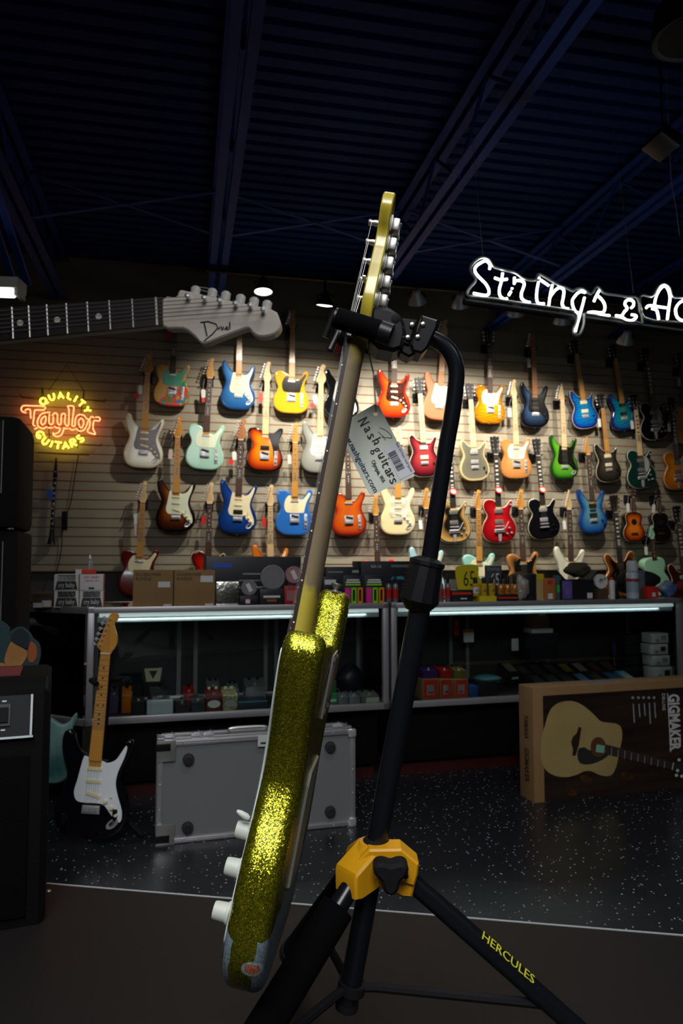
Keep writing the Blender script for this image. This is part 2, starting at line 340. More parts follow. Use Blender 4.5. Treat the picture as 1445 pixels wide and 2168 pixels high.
def guitar(M, spec):
    """electric guitar, origin at the foot of the body, strings face -Y"""
    ty, hd, bm_, pg, nk, fb, hw, lab = spec[:8]
    cate = 'ukulele' if ty == 'uke' else 'guitar'
    r = empty('ukulele' if ty == 'uke' else 'electric_guitar', M, lab, cate, None)
    out = cat(BODY[ty], 3); th = .045 if ty != 'uke' else .14
    bo = body_mb(out, th, .007).build('body', bm_, r, smooth=50)
    F = -th/2
    if ty in ('single', 'semi', 'uke') or hw == 'wolfbind':
        o2 = inset(out, .0005); mb = MB()
        mb.tube([(x, F+.006, z_) for x, z_ in inset(out, .0008)], .0032, 5, closed=True); mb.build('binding', bindm, bo)
    zn = .80; zh = .335 if ty != 'uke' else .52
    # neck
    mb = MB(); pr = [(zh-.03, .027), (.42, .027), (.60, .0245), (zn, .0212)] if ty != 'uke' else [(zh-.02, .034), (.6, .034), (zn, .03)]
    fs = 7; vs = []
    for (z_, hwid) in pr:
        for k in range(fs): a = PI*k/(fs-1); vs.append((math.cos(a)*hwid, F-.004+math.sin(a)*(.018 if z_ > zh+.02 else .012), z_))
    mb.add(vs, [(i*fs+k, i*fs+(k+1) % fs, (i+1)*fs+(k+1) % fs, (i+1)*fs+k) for i in range(len(pr)-1) for k in range(fs)]+[list(range(fs))[::-1], [(len(pr)-1)*fs+k for k in range(fs)]])
    nm = nk; mb.build('neck', nm, r)
    w0, w1 = (.028, .0215) if ty != 'uke' else (.035, .031)
    mb = MB(); mb.add([(-w0, F-.011, zh), (w0, F-.011, zh), (w1, F-.011, zn), (-w1, F-.011, zn), (-w0, F-.0035, zh), (w0, F-.0035, zh), (w1, F-.0035, zn), (-w1, F-.0035, zn)],
           [(0, 1, 2, 3), (4, 7, 6, 5), (0, 4, 5, 1), (1, 5, 6, 2), (2, 6, 7, 3), (3, 7, 4, 0)])
    fbo = mb.build('fretboard', fb, r, smooth=0)
    wz = lambda z_: w0+(w1-w0)*(z_-zh)/(zn-zh)
    mb = MB()
    for i in range(1, 22 if ty != 'uke' else 12):
        z_ = zn-FRET[i]*(.72 if ty != 'uke' else .6)
        if z_ > zh+.01: mb.box((0, F-.0118, z_), (wz(z_)*2, .0016, .0022))
    mb.build('frets', nickel, fbo, smooth=0)
    mb = MB(); block = hd == 'three' and ty in ('single', 'semi')
    for i in (3, 5, 7, 9, 12, 15, 17, 19):
        z_ = zn-(FRET[i]+FRET[i-1])/2*(.72 if ty != 'uke' else .6)
        if z_ < zh+.01: continue
        if block: mb.box((0, F-.0112, z_), (.026, .001, .014))
        elif i == 12:
            for sx in (-.012, .012): mb.cyl((sx, F-.0118, z_), (sx, F-.0105, z_), .0042, n=8)
        else: mb.cyl((0, F-.0118, z_), (0, F-.0105, z_), .0045, n=8)
    mb.build('inlays', dots_l if fb in (rosew, ebony) else dots_d, fbo)
    # headstock
    hm = nm if hd != 'three' and len(spec) < 9 else (spec[8] if len(spec) > 8 else ebony)
    ho = MB().prism(cat(HEAD[hd], 2) if hd in ('strat', 'three') else HEAD[hd], F+.0, F+.013, bev=.0015).build('headstock', hm, r)
    MB().box((0, F-.009, zn+.001), (w1*2, .012, .004)).build('nut', dots_l, r, smooth=0)
    tm = chrome if hw not in ('gold',) else gold
    tun = MB()
    if hd != 'three': tp = [(-.036+.034*i/5, .838+.118*i/5, -1) for i in range(6)]
    elif ty == 'uke': tp = [(-.03, .86, -1), (-.034, .92, -1), (.03, .86, 1), (.034, .92, 1)]
    else: tp = [(-.026-.003*i, .85+.038*i, -1) for i in range(3)] + [(.026+.003*i, .85+.038*i, 1) for i in range(3)]
    for (x, z_, sd) in tp:
        mb = MB(); mb.cyl((x+.012*-sd*.6, F-.013, z_), (x+.012*-sd*.6, F+.002, z_), .0042, n=7); mb.cyl((x+sd*.004, F+.008, z_), (x+sd*.02, F+.008, z_), .0025, n=6)
        mb.lathe([(.002, -.006), (.0085, -.004), (.0095, .003), (.005, .008)], 8, T((x+sd*.023, F+.008, z_)) @ Matrix.Rotation(sd*PI/2, 4, 'Y') @ Matrix.Diagonal((1, .6, 1, 1)))
        mb.build('tuning_peg', tm, r)
    # pickguard
    if pg:
        key = 'gret' if hw in ('bigsby',) else ('cab' if hw == 'cab' else ('tele' if ty == 'tele' else 'super' if ty == 'super' else 'strat'))
        MB().prism(cat(PG[key], 3), F-.0022, F+.001, bev=.0006).build('pickguard', pg, r)
    P = lambda x, z_, wx, wz_, m_, nme='pickup', rot=0, h=.005, bev=.004: MB().box((0, 0, 0), (wx, h, wz_), bev=bev).build(nme, m_, r, T((x, F-.0035, z_)) @ Matrix.Rotation(rot, 4, 'Y'))
    pc = cream if pg in (cream, mint, pgw, pearl, tort, silverpg) or (pg and 'bright' in pg.name) else blk
    def knob(x, z_, m_=None, rr=.0105): MB().lathe([(rr, 0), (rr*.9, .006), (rr*.7, .013), (0.001, .0135)], 12, T((x, F-.002, z_)) @ Matrix.Rotation(PI/2, 4, 'X')).build('knob', m_ or pc, r)
    def switch(x, z_): MB().cyl((x, F-.002, z_), (x+.004, F-.018, z_+.004), .002, .0035, 6).build('selector_switch', cream if pc is cream else blk, r)
    def bridge(z_=.128, plate=True):
        mb = MB(); mb.box((0, F-.004, z_), (.078, .008, .036), bev=.003)
        for k in range(6): mb.box((-.027+.0108*k, F-.010, z_+.002), (.0088, .006, .024), bev=.002)
        mb.build('bridge', tm, r)
    if hw in ('strat', 'hss', 'strat_pearl'):
        P(0, .300, .068, .017, pc); P(0, .247, .068, .017, pc)
        if hw == 'hss': P(0, .188, .078, .036, blk)
        else: P(.004, .190, .068, .017, pc, rot=math.radians(14))
        bridge(); knob(.060, .165); knob(.090, .140); knob(.112, .112); switch(.082, .185)
        MB().lathe([(.022, 0), (.02, .004), (.012, .003), (.011, -.003)], 14, T((.098, F, .072)) @ Matrix.Rotation(math.radians(-40), 4, 'Y') @ Matrix.Rotation(PI/2, 4, 'X') @ Matrix.Diagonal((1.5, .8, 1, 1))).build('jack_plate', tm, r)
    elif hw in ('tele', 'telehh', 'cab'):
        if hw == 'cab': P(0, .215, .078, .036, blk)
        else: P(0, .296, .068, .016, chrome)
        mb = MB(); mb.box((0, F-.003, .145), (.082, .005, .078), bev=.002); mb.box((0, F-.009, .128), (.07, .008, .03), bev=.002)
        mb.build('bridge_plate', tm, r); P(.003, .165, .066, .018, blk, rot=math.radians(14), h=.012)
        mb = MB(); mb.box((.098, F-.002, .125), (.028, .004, .130), bev=.002); mb.build('control_plate', tm, r)
        for z_ in (.095, .13): knob(.098, z_, chrome)
        switch(.098, .17)
    elif hw in ('hh', 'floyd', 'wolfbind', 'gold', 'tom', 'bigsby', 'hsh'):
        pm = {'gold': gold, 'tom': blk, 'bigsby': nickel, 'hh': chrome, 'floyd': blk, 'hsh': blk, 'wolfbind': cream}[hw]
        if hw == 'bigsby' or hw == 'tom': pm = nickel if hw == 'bigsby' else chrome
        P(0, .285, .080, .038, pm, h=.01); P(0, .190, .080, .038, pm, h=.01)
        if hw == 'hsh': P(0, .238, .068, .016, pm)
        if hw in ('floyd', 'wolfbind', 'hsh', 'hh'): bridge(.135)
        else:
            mb = MB(); mb.box((0, F-.010, .150), (.085, .012, .012), bev=.003); mb.build('bridge', tm, r)
            if hw == 'bigsby':
                mb = MB(); mb.cyl((-.045, F-.016, .115), (.045, F-.016, .115), .008, n=10); mb.cyl((-.045, F-.014, .100), (.045, F-.014, .100), .005, n=8)
                mb.prism([(-.05, .125), (.05, .125), (.05, .095), (.018, .08), (.010, .012), (-.010, .012), (-.018, .08), (-.05, .095)], F-.010, F-.002, bev=.002)
                mb.tube([(.03, F-.02, .115), (.05, F-.03, .14), (.08, F-.034, .19)], [.004, .004, .004], 6); mb.build('vibrato_tailpiece', chrome, r)
            else: MB().box((0, F-.010, .118), (.09, .012, .012), bev=.004).build('tailpiece', tm, r)
        for x, z_ in ((.095, .13), (.115, .085)) + (((.07, .08), (.12, .34)) if hw in ('gold', 'tom', 'bigsby') else ()): knob(x, z_, tm if hw == 'bigsby' else blk)
    elif hw == 'uke':
        MB().lathe([(.055, 0), (.055, .003)], 20, T((0, F, .36)) @ Matrix.Rotation(PI/2, 4, 'X')).build('sound_hole', blkm, r)
        MB().box((0, F-.006, .155), (.13, .014, .03), bev=.005).build('bridge', rosew, r)
    if hw not in ('uke', 'none'):
        mb = MB()
        for k in range(6):
            x0 = -.026+.0104*k; x1 = -.0175+.007*k; tx = tp[k] if hd != 'three' else (tp[k] if k < 3 else tp[8-k])
            mb.tube([(x0, F-.014, .132), (x1, F-.0145, .80), (tx[0]+.007*-tx[2], F-.006, tx[1])], .0005, 3)
        mb.build('strings', nickel, r)
    MB().lathe([(.007, 0), (.004, .004), (.006, .012), (.001, .013)], 8, T((0, 0, .004)) @ Matrix.Rotation(PI, 4, 'X')).build('strap_button', tm, r)
    return r, F
def BM(name, *a, **k): return bodymat(name, *a, **k)
H = hexc
painted = mat('painted_folk_body', H('#b98a45'), .3, coat=.5)
def paintedmat():
    m = painted; n = m.node_tree.nodes; L = m.node_tree.links; b = n['Principled BSDF']
    tc = n.new('ShaderNodeTexCoord'); v = n.new('ShaderNodeTexVoronoi'); v.inputs['Scale'].default_value = 34; L.new(tc.outputs['Object'], v.inputs['Vector'])
    s = n.new('ShaderNodeSeparateColor'); L.new(v.outputs['Color'], s.inputs[0])
    r = n.new('ShaderNodeValToRGB'); r.color_ramp.interpolation = 'CONSTANT'; e = r.color_ramp.elements
    e[0].color = (*H('#c8402a'), 1); e[1].position = .45; e[1].color = (*H('#2f8a45'), 1); x = e.new(.72); x.color = (*H('#b98a45'), 1); x = e.new(.86); x.color = (*H('#3b6f9c'), 1)
    L.new(s.outputs[0], r.inputs[0])
    # flowers low on the treble side
    sp = n.new('ShaderNodeSeparateXYZ'); L.new(tc.outputs['Object'], sp.inputs[0])
    a = n.new('ShaderNodeMath'); a.operation = 'MULTIPLY_ADD'; a.inputs[1].default_value = -1.1; a.inputs[2].default_value = .04; L.new(sp.outputs[2], a.inputs[0])
    ad = n.new('ShaderNodeMath'); ad.operation = 'ADD'; L.new(a.outputs[0], ad.inputs[0]); L.new(sp.outputs[0], ad.inputs[1])
    g = n.new('ShaderNodeMath'); g.operation = 'GREATER_THAN'; g.inputs[1].default_value = -.12; L.new(ad.outputs[0], g.inputs[0])
    mx = n.new('ShaderNodeMix'); mx.data_type = 'RGBA'; mx.inputs[6].default_value = (*H('#b98a45'), 1); L.new(g.outputs[0], mx.inputs[0]); L.new(r.outputs[0], mx.inputs[7]); L.new(mx.outputs[2], b.inputs['Base Color'])
    return m
paintedmat()
tealpg = mat('teal_painted_plastic', H('#5a9a96'), .3, noise=(9, H('#3f8f6a')))
SP = [
 # tip, bottom, spec, tag colour
 ((372,640),(362,861),('tele','tele',painted,tealpg,rosew,rosew,'tele','painted guitar with natural body, teal pickguard and red green blotches, under the big headstock sign'),'red'),
 ((508,650),(503,868),('strat','strat',BM('lake_blue',H('#3b86c4'),H('#1c4f8c'),rough=.2,metal=.3),cream,maple,maple,'strat','metallic light blue double-cut guitar with cream pickguard and maple neck, top row'),None),
 ((619,653),(615,876),('tele','tele',BM('butterscotch',H('#d99a1e'),rough=.15),pgb,maple,maple,'tele','butterscotch yellow single-cut guitar with black pickguard and maple neck, top row'),None),
 ((724,665),(722,890),('strat','strat',BM('gloss_black',H('#0d0e12'),rough=.1),pgw,maple,rosew,'strat','black double-cut guitar with white pickguard, partly hidden by the green guitar neck'),'redp'),
 ((831,668),(833,885),('strat','strat',BM('sienna_burst',H('#e8641a'),H('#8e1508'),H('#d63c10'),rough=.12),tort,mapler,rosew,'strat','orange to red sunburst double-cut guitar with tortoise pickguard, top row right of the paper tag'),'red'),
 ((938,677),(926,890),('strat','strat',BM('satin_terracotta',H('#a85a36'),rough=.5),cream,maplep,mapler,'strat','satin terracotta double-cut guitar with cream pickguard, behind the bend of the stand pole'),None),
 ((1032,693),(1036,898),('tele','three',BM('quilt_amber',H('#d9930f'),H('#9c6208'),rough=.12,flame=2),pearl,rosew,rosew,'tele','quilted amber single-cut guitar with pearl pickguard, top row right of the stand pole'),None),
 ((1124,702),(1132,906),('super','super',BM('blue_black_burst',H('#3a587c'),H('#07080c'),H('#1d2b3e'),rough=.12,flame=1),pgb,mapler,mapler,'hsh','dark blue to black burst guitar, top row right of the amber one'),'white'),
 ((1212,717),(1240,908),('wolf','three',BM('blue_quilt_burst',H('#0f7db4'),H('#141c74'),H('#0c5fae'),rough=.1,flame=2),None,maple,maple,'wolfbind','bright blue quilted guitar with purple edge and cream pickups, top row'),None),
 ((1294,727),(1322,912),('wolf','three',BM('teal_quilt_burst',H('#0c8c8e'),H('#1c1660'),H('#126a9c'),rough=.1,flame=2),None,maple,maple,'floyd','teal quilted guitar with purple edge and black pickups, top row'),None),
 ((1362,733),(1386,932),('single','three',BM('gloss_black'  ,H('#0d0e12')),silverpg,rosew,ebony,'bigsby','black single-cut guitar with silver pickguard and vibrato tailpiece, top row far right'),None),
 ((1438,744),(1456,940),('single','three',BM('natural_spruce',H('#d6a95e'),rough=.25),None,rosew,ebony,'tom','natural blond guitar cut off by the right edge of the picture, top row'),'white'),
 ((315,748),(302,992),('strat','strat',BM('olympic_cream',H('#d9d3b8'),rough=.2),tort,maple,maple,'strat','cream white double-cut guitar with tortoise pickguard, second row nearest the red neon sign'),'redwhite'),
 ((447,758),(431,995),('tele','tele',BM('surf_green_a',H('#9dc9b4'),rough=.2),mint,maple,rosew,'tele','pale surf green single-cut guitar with mint pickguard and rosewood neck, second row'),'whitered'),
 ((566,766),(558,1000),('tele','tele',BM('three_burst',H('#e8820e'),H('#120604'),H('#a8320a'),rough=.1,e0=.8),pgb,maplep,maplep,'cab','orange and black sunburst single-cut guitar with narrow black pickguard, second row'),'red'),
 ((679,772),(674,1002),('strat','strat',BM('pewter_silver',H('#b9b9ae'),H('#8d8d84'),rough=.3,metal=.4),pgw,maplep,maplep,'strat','silver grey double-cut guitar with white pickguard, half hidden behind the green guitar neck'),'redwhite'),
 ((884,796),(899,1010),('prs','three',BM('cherry_quilt',H('#a8383a'),H('#2c0a10'),H('#6e1a22'),rough=.12,flame=1),None,rosew,maplep,'wolfbind','dark cherry quilted double-cut guitar with cream pickups, right of the paper tag'),None),
 ((991,809),(1005,1019),('prs','three',BM('charcoal_clear',H('#5f5c4e'),H('#c8b27a'),H('#6b685a'),rough=.1,e0=.9),None,maplep,maplep,'hh','grey translucent double-cut guitar with gold rim, second row right of the stand pole'),None),
 ((1084,804),(1092,1014),('tele','tele',BM('natural_flame',H('#d89a5c'),H('#b97a40'),rough=.15,flame=1),pearl,maplep,maplep,'tele','natural flamed single-cut guitar with white pearl pickguard, second row'),'white'),
 ((1185,813),(1194,1016),('super','super',BM('green_burst',H('#6fae2a'),H('#0f3a10'),H('#4a9420'),rough=.12,flame=1),pgb,maplep,maplep,'hss','bright green burst guitar with black pickguard, second row'),None),
 ((1268,831),(1289,1021),('wolf','three',BM('smoke_flame',H('#453c32'),H('#1a1714'),rough=.12,flame=1),None,maple,maple,'wolfbind','smoky brown guitar with cream edge and cream pickups, second row'),'white'),
 ((1338,832),(1358,1034),('single','three',BM('cadillac_green',H('#12322c'),rough=.12,metal=.2),silverpg,rosew,maplep,'bigsby','dark green single-cut guitar with silver pickguard and vibrato tailpiece'),'white'),
 ((1417,839),(1434,1037),('single','three',BM('orange_stain',H('#d9850f'),H('#a85a08'),rough=.12),silverpg,rosew,rosew,'bigsby','orange single-cut guitar with silver pickups at the right edge, second row'),'white'),
 ((377,881),(371,1128),('strat','strat',BM('two_burst',H('#a8551a'),H('#0a0605'),H('#4a2008'),rough=.1,e0=.72),mint,maple,maple,'strat','brown and black sunburst double-cut guitar with mint white pickguard, third row'),'pink'),
 ((511,887),(501,1131),('strat','strat',BM('deep_blue',H('#1d4fae'),H('#10306e'),rough=.12,metal=.2),cream,mapler,rosew,'hss','cobalt blue double-cut guitar with cream pickguard, third row'),'redwhite'),
 ((624,894),(622,1134),('tele','tele',BM('royal_blue',H('#2a68b8'),rough=.15),cream,maple,maple,'tele','royal blue single-cut guitar with cream pickguard, third row'),'pinkn'),
 ((733,905),(738,1135),('tele','tele',BM('sienna_mahogany',H('#c25a16'),H('#7a160e'),H('#b24412'),rough=.12,flame=0),None,maple,rosew,'telehh','orange brown single-cut guitar with dark red edges, below the paper tag'),None),
 ((840,903),(841,1133),('strat','strat',BM('vintage_cream',H('#dfd0a0'),rough=.2),pearl,maplep,maple,'strat','vintage cream double-cut guitar with pearl pickguard, below the paper tag'),None),
 ((948,925),(961,1150),('single','three',BM('black_gold_top',H('#16140f'),H('#c69a55'),H('#2a2418'),rough=.12,e0=.95),None,maplep,ebony,'bigsby','black guitar with tan sides and bright vibrato tailpiece, just right of the stand pole'),'star'),
 ((1044,920),(1056,1149),('single','three',BM('candy_red',H('#b0121a'),H('#7a0a10'),rough=.1),None,maplep,ebony,'bigsby','glossy red single-cut guitar with cream binding and vibrato tailpiece, third row'),'star'),
 ((1132,925),(1152,1142),('single','three',BM('gloss_black',H('#0d0e12')),None,maplep,ebony,'tom','glossy black single-cut guitar with cream binding, third row between red and blue guitars'),'star'),
 ((1238,925),(1256,1130),('super','super',BM('ocean_burst',H('#5f97a0'),H('#12387e'),H('#2c66a4'),rough=.15,flame=1),None,maple,rosew,'hsh','blue burst guitar with pale grey blue centre, third row'),None),
 ((1334,1032),(1338,1148),('uke','three',BM('uke_sunburst',H('#d9741a'),H('#160804'),H('#a03c0c'),rough=.15,e0=.75),None,rosew,rosew,'uke','small sunburst ukulele with orange centre, lower right of the wall',rosew),'white'),
 ((1388,1035),(1395,1148),('uke','three',BM('uke_black',H('#17120f'),rough=.25),None,rosew,rosew,'uke','small black ukulele right of the sunburst ukulele'),'white'),
 ((305,1018),(291,1262),('tele','tele',BM('wine_red',H('#5c120e'),rough=.12),cream,maplep,maple,'tele','dark wine red single-cut guitar with cream pickguard behind the cardboard boxes'),'long'),
 ((445,1021),(438,1265),('single','tele',BM('cherry_burst',H('#c8200f'),H('#4a0806'),rough=.12),None,maplep,rosew,'tom','cherry red guitar standing mostly behind the black carton on the counter'),'redp'),
 ((571,1026),(572,1265),('strat','tele',BM('orange_amber',H('#d8701a'),rough=.15),cream,maplep,maplep,'strat','orange guitar with pale maple neck, only its horn tips showing over the black carton'),'redn'),
 ((792,1048),(800,1278),('tele','tele',BM('fiesta_red',H('#d42a1c'),rough=.2),cream,maple,rosew,'tele','bright red single-cut guitar with cream pickguard above the black box marked GX-10'),None),
 ((899,1033),(903,1268),('strat','tele',BM('sonic_blue',H('#a9cdd6'),rough=.2),cream,maple,rosew,'strat','pale blue double-cut guitar behind the clutch of the black stand'),'whiten'),
 ((1009,1037),(1013,1265),('tele','tele',BM('surf_green_b',H('#8fc9bc'),rough=.2),cream,maple,maple,'tele','turquoise green single-cut guitar with cream pickguard and yellow neck, bottom row'),None),
 ((1097,1036),(1108,1262),('tele','strat',BM('black_natural',H('#1b1815'),H('#a8713c'),rough=.25,e0=.97),pgb,maple,rosew,'tele','black guitar with tan wooden edges, bottom row above the bottles'),None),
 ((1200,1037),(1207,1262),('super','super',BM('off_white',H('#d4d2ba'),rough=.3),None,maplep,rosew,'hh','off-white double-cut guitar with dark neck, bottom row above the open box'),'white'),
 ((1295,1044),(1316,1264),('semi','three',BM('semi_black',H('#120d0a'),H('#7a4012'),rough=.12,e0=.97),None,rosew,ebony,'gold','black hollow guitar with gold parts and tan rim, bottom row'),None),
 ((1371,1113),(1385,1262),('uke','strat',BM('surf_green_c',H('#93c9a8'),rough=.3),None,mapler,rosew,'none','small mint green guitar with brown neck at lower right',mat('mint_head',H('#93c9a8'),.3)),'white'),
 ((1428,1067),(1449,1285),('semi','three',BM('walnut_brown',H('#3a1a0e'),rough=.2),None,rosew,rosew,'tom','dark brown hollow guitar in shadow at the right edge, bottom row'),None),
]
YG = YW-.075
tagm = {'w': mat('tag_white_paper', H('#d8d6d0'), .7), 'r': mat('tag_red_paper', H('#c8231c'), .5), 'p': mat('tag_pink_paper', H('#d6bcb6'), .7)}
starm = mat('star_sticker_red', H('#e8372c'), .6)
SHORT = ['painted folk guitar', 'light blue top row guitar', 'butterscotch guitar', 'black guitar behind the green neck', 'orange red sunburst guitar', 'satin terracotta guitar', 'quilted amber guitar', 'dark blue burst guitar', 'bright blue quilted guitar', 'teal quilted guitar', 'black top row guitar', 'blond guitar at the right edge', 'cream guitar with tortoise pickguard', 'pale surf green guitar', 'orange black sunburst guitar', 'silver grey guitar', 'dark cherry guitar', 'grey translucent guitar', 'natural flamed guitar', 'bright green guitar', 'smoky brown guitar', 'dark green guitar', 'orange guitar at the right edge', 'brown black sunburst guitar', 'cobalt blue guitar', 'royal blue guitar', 'orange brown guitar', 'vintage cream guitar', 'black guitar with tan sides', 'glossy red guitar', 'glossy black guitar', 'ocean blue burst guitar', 'sunburst ukulele', 'black ukulele', 'wine red guitar', 'cherry red guitar behind the carton', 'orange guitar behind the carton', 'bright red bottom row guitar', 'pale blue guitar', 'turquoise green guitar', 'black guitar with tan edges', 'off-white guitar', 'black hollow guitar', 'mint green small guitar', 'dark brown hollow guitar']
for (tp_, bt_, spec, tg), short in zip(SP, SHORT):
    a = onY(*bt_, YG); b = onY(*tp_, YG-.03 if spec[0] != 'uke' else YG)
    L_ = (b-a).length; zx = (b-a).normalized()
    yx = Vector((0, 1, 0)); yx = (yx-zx*yx.dot(zx)).normalized(); xx = yx.cross(zx); s = L_/.985
    r, F = guitar(frame(a, xx, yx, zx, s), spec)
    lab = spec[7]; M = r.matrix_world
    # wall hanger: plate on the wall, arm and yoke under the headstock
    hz = .80
    c = M @ Vector((0, 0, hz)); mb = MB()
    nw = .026*s if spec[0] != 'uke' else .032*s
    d = YW-c.y
    mb.box((0, d-.008, -.01), (.07, .016, .085), bev=.004); mb.cyl((0, d-.01, 0), (0, .018, 0), .008, n=8)
    for sx in (-1, 1): mb.tube([(0, .012, 0), (sx*(nw+.008), .010, .0), (sx*(nw+.009), -.02, .004), (sx*(nw+.009), -.045, .012)], .006, 7)
    h = mb.build('guitar_hanger', blkm, None, T(c)); tag(h, 'black wall hanger holding the '+short, 'hanger', 'guitar wall hangers')
    if tg:
        ss = s if spec[0] != 'uke' else s*1.5
        px_ = {'redp': -.045, 'pinkn': -.05, 'redn': -.055, 'whiten': -.055}.get(tg, -.052)*ss; pz = .70*s
        o = M @ Vector((px_/s, -.02, pz/s)); j = random.uniform(-.1, .1)
        Mt = T(o) @ Matrix.Rotation(j, 4, 'Y')
        if tg == 'star':
            o = M @ Vector((.002, -.05, .475)); mb = MB(); pts = []
            for k in range(24): rr = (.042 if k % 2 else .034); pts.append((rr*math.cos(k*PI/12), rr*.75*math.sin(k*PI/12)))
            t_ = mb.prism(pts, -.001, .001).build('star_sticker', starm, None, T(o) @ Matrix.Rotation(.35, 4, 'Y'), smooth=0)
            MB().prism([(x*.72, z_*.68) for x, z_ in pts], -.0016, -.0009).build('sticker_face', tagm['w'], t_, smooth=0)
            tag(t_, 'white and red starburst sticker on the neck of the '+short, 'sticker', 'starburst stickers'); continue
        e = empty('price_tag', Mt, None, 'tag', 'swing tags on the hanging guitars')
        cols = {'red': 'r', 'redp': 'r', 'redn': 'r', 'white': 'w', 'whiten': 'w', 'pink': 'p', 'pinkn': 'p', 'redwhite': 'wr', 'whitered': 'wr', 'long': 'wp'}[tg]
        MB().tube([(.02, .005, .09), (.004, 0, .04), (0, 0, 0)], .0009, 4).build('string', tagm['w'], e)
        wd, ht = (.034, .085) if len(cols) == 1 else (.038, .075)
        z_ = 0
        for q, ch in enumerate(cols):
            hh = ht if ch != 'r' or len(cols) == 1 else .05
            if tg == 'long': hh = .11 if q else .09
            MB().prism([(-wd/2, z_-hh), (wd/2, z_-hh), (wd/2, z_-.008), (wd*.2, z_), (-wd*.2, z_), (-wd/2, z_-.008)], q*.002, q*.002+.0012).build('card', tagm[ch], e, Matrix.Rotation((.35 if tg == 'redwhite' else 0)*q, 4, 'Y'), smooth=0)
            z_ -= hh*.9
        cn = {'r': 'red', 'w': 'white', 'p': 'pale pink', 'wr': 'white and red', 'wp': 'long cream and pink'}[cols]
        e['label'] = '%s swing tag beside the neck of the %s' % (cn, short)
# ------------------------------------------------------------------ track lights
YT = 5.6
tx0, tx1 = onY(436, 556, YT), onY(1500, 650, YT); ZT = 3.40
tr = MB().box(((tx0.x+tx1.x)/2, YT, ZT), (tx1.x-tx0.x, .035, .03)).build('light_track', blkm, smooth=0)
tag(tr, 'long black lighting track under the ceiling in front of the slatted wall', 'track')
can = mat('lamp_silver', (.55, .56, .58), .4, .3); lampon = mat('lamp_face_lit', (1, 1, 1), .3, emit=(1, .93, .82), es=14); lampdim = mat('lamp_face_side', (.7, .7, .7), .3, emit=(1, .93, .82), es=1.5)
LP_ = [(557, 606, (.0, -.10, -1), 1, 'brightest, above the round end of the big headstock sign', 60), (688, 634, (-.05, .25, -1), 1, 'pointing down beside the black stand arm', 75),
       (882, 624, (.35, .75, -1), 0, 'right of the green guitar headstock', 105), (974, 634, (.25, .75, -1), 0, 'beside the left end of the white script sign', 105),
       (1092, 655, (.2, .7, -1), 0, 'below the letter r of the white script sign', 80), (1190, 672, (.2, .7, -1), 0, 'below the letter g of the white script sign', 52), (1325, 715, (.1, .7, -1), 0, 'below the letter A of the white script sign', 45)]
for i, (px, py, d, on, lb, pw) in enumerate(LP_):
    c = onY(px, py, YT); c.z = min(c.z, ZT-.09); d = Vector(d).normalized()
    r = empty('track_spotlight', T(c), 'black track spotlight with silver lamp, '+lb, 'spotlight', 'spotlights on the lighting track')
    q = d.to_track_quat('Z', 'Y').to_matrix().to_4x4()
    MB().cyl((0, 0, -.0), (0, 0, ZT-.02-c.z), .012, n=8).build('stem', blkm, r)
    MB().tube([(.065, 0, .0), (.068, 0, .03), (0, 0, .055), (-.068, 0, .03), (-.065, 0, .0)], .007, 6).build('yoke', blkm, r)
    MB().lathe([(.022, -.06), (.034, -.05), (.038, -.02), (.066, .02), (.074, .05), (.070, .05), (.06, .02)], 18, q).build('lamp_housing', can if i > 1 else blk, r)
    MB().lathe([(.067, .044), (.04, .050), (.001, .052)], 18, q).build('lamp_face', lampon if on else lampdim, r)
    tg_ = Vector((c.x+.10, YW, 1.75 if i > 1 else 1.8))
    if i == 0: tg_ = Vector((c.x-.05, YW, 1.8))
    light('spotlight_beam', 'SPOT', c + d*.085, tg_, pw*(1.5 if i > 1 else 1.75), (1, .92, .80), spot_size=math.radians(100), spot_blend=1, shadow_soft_size=.035)
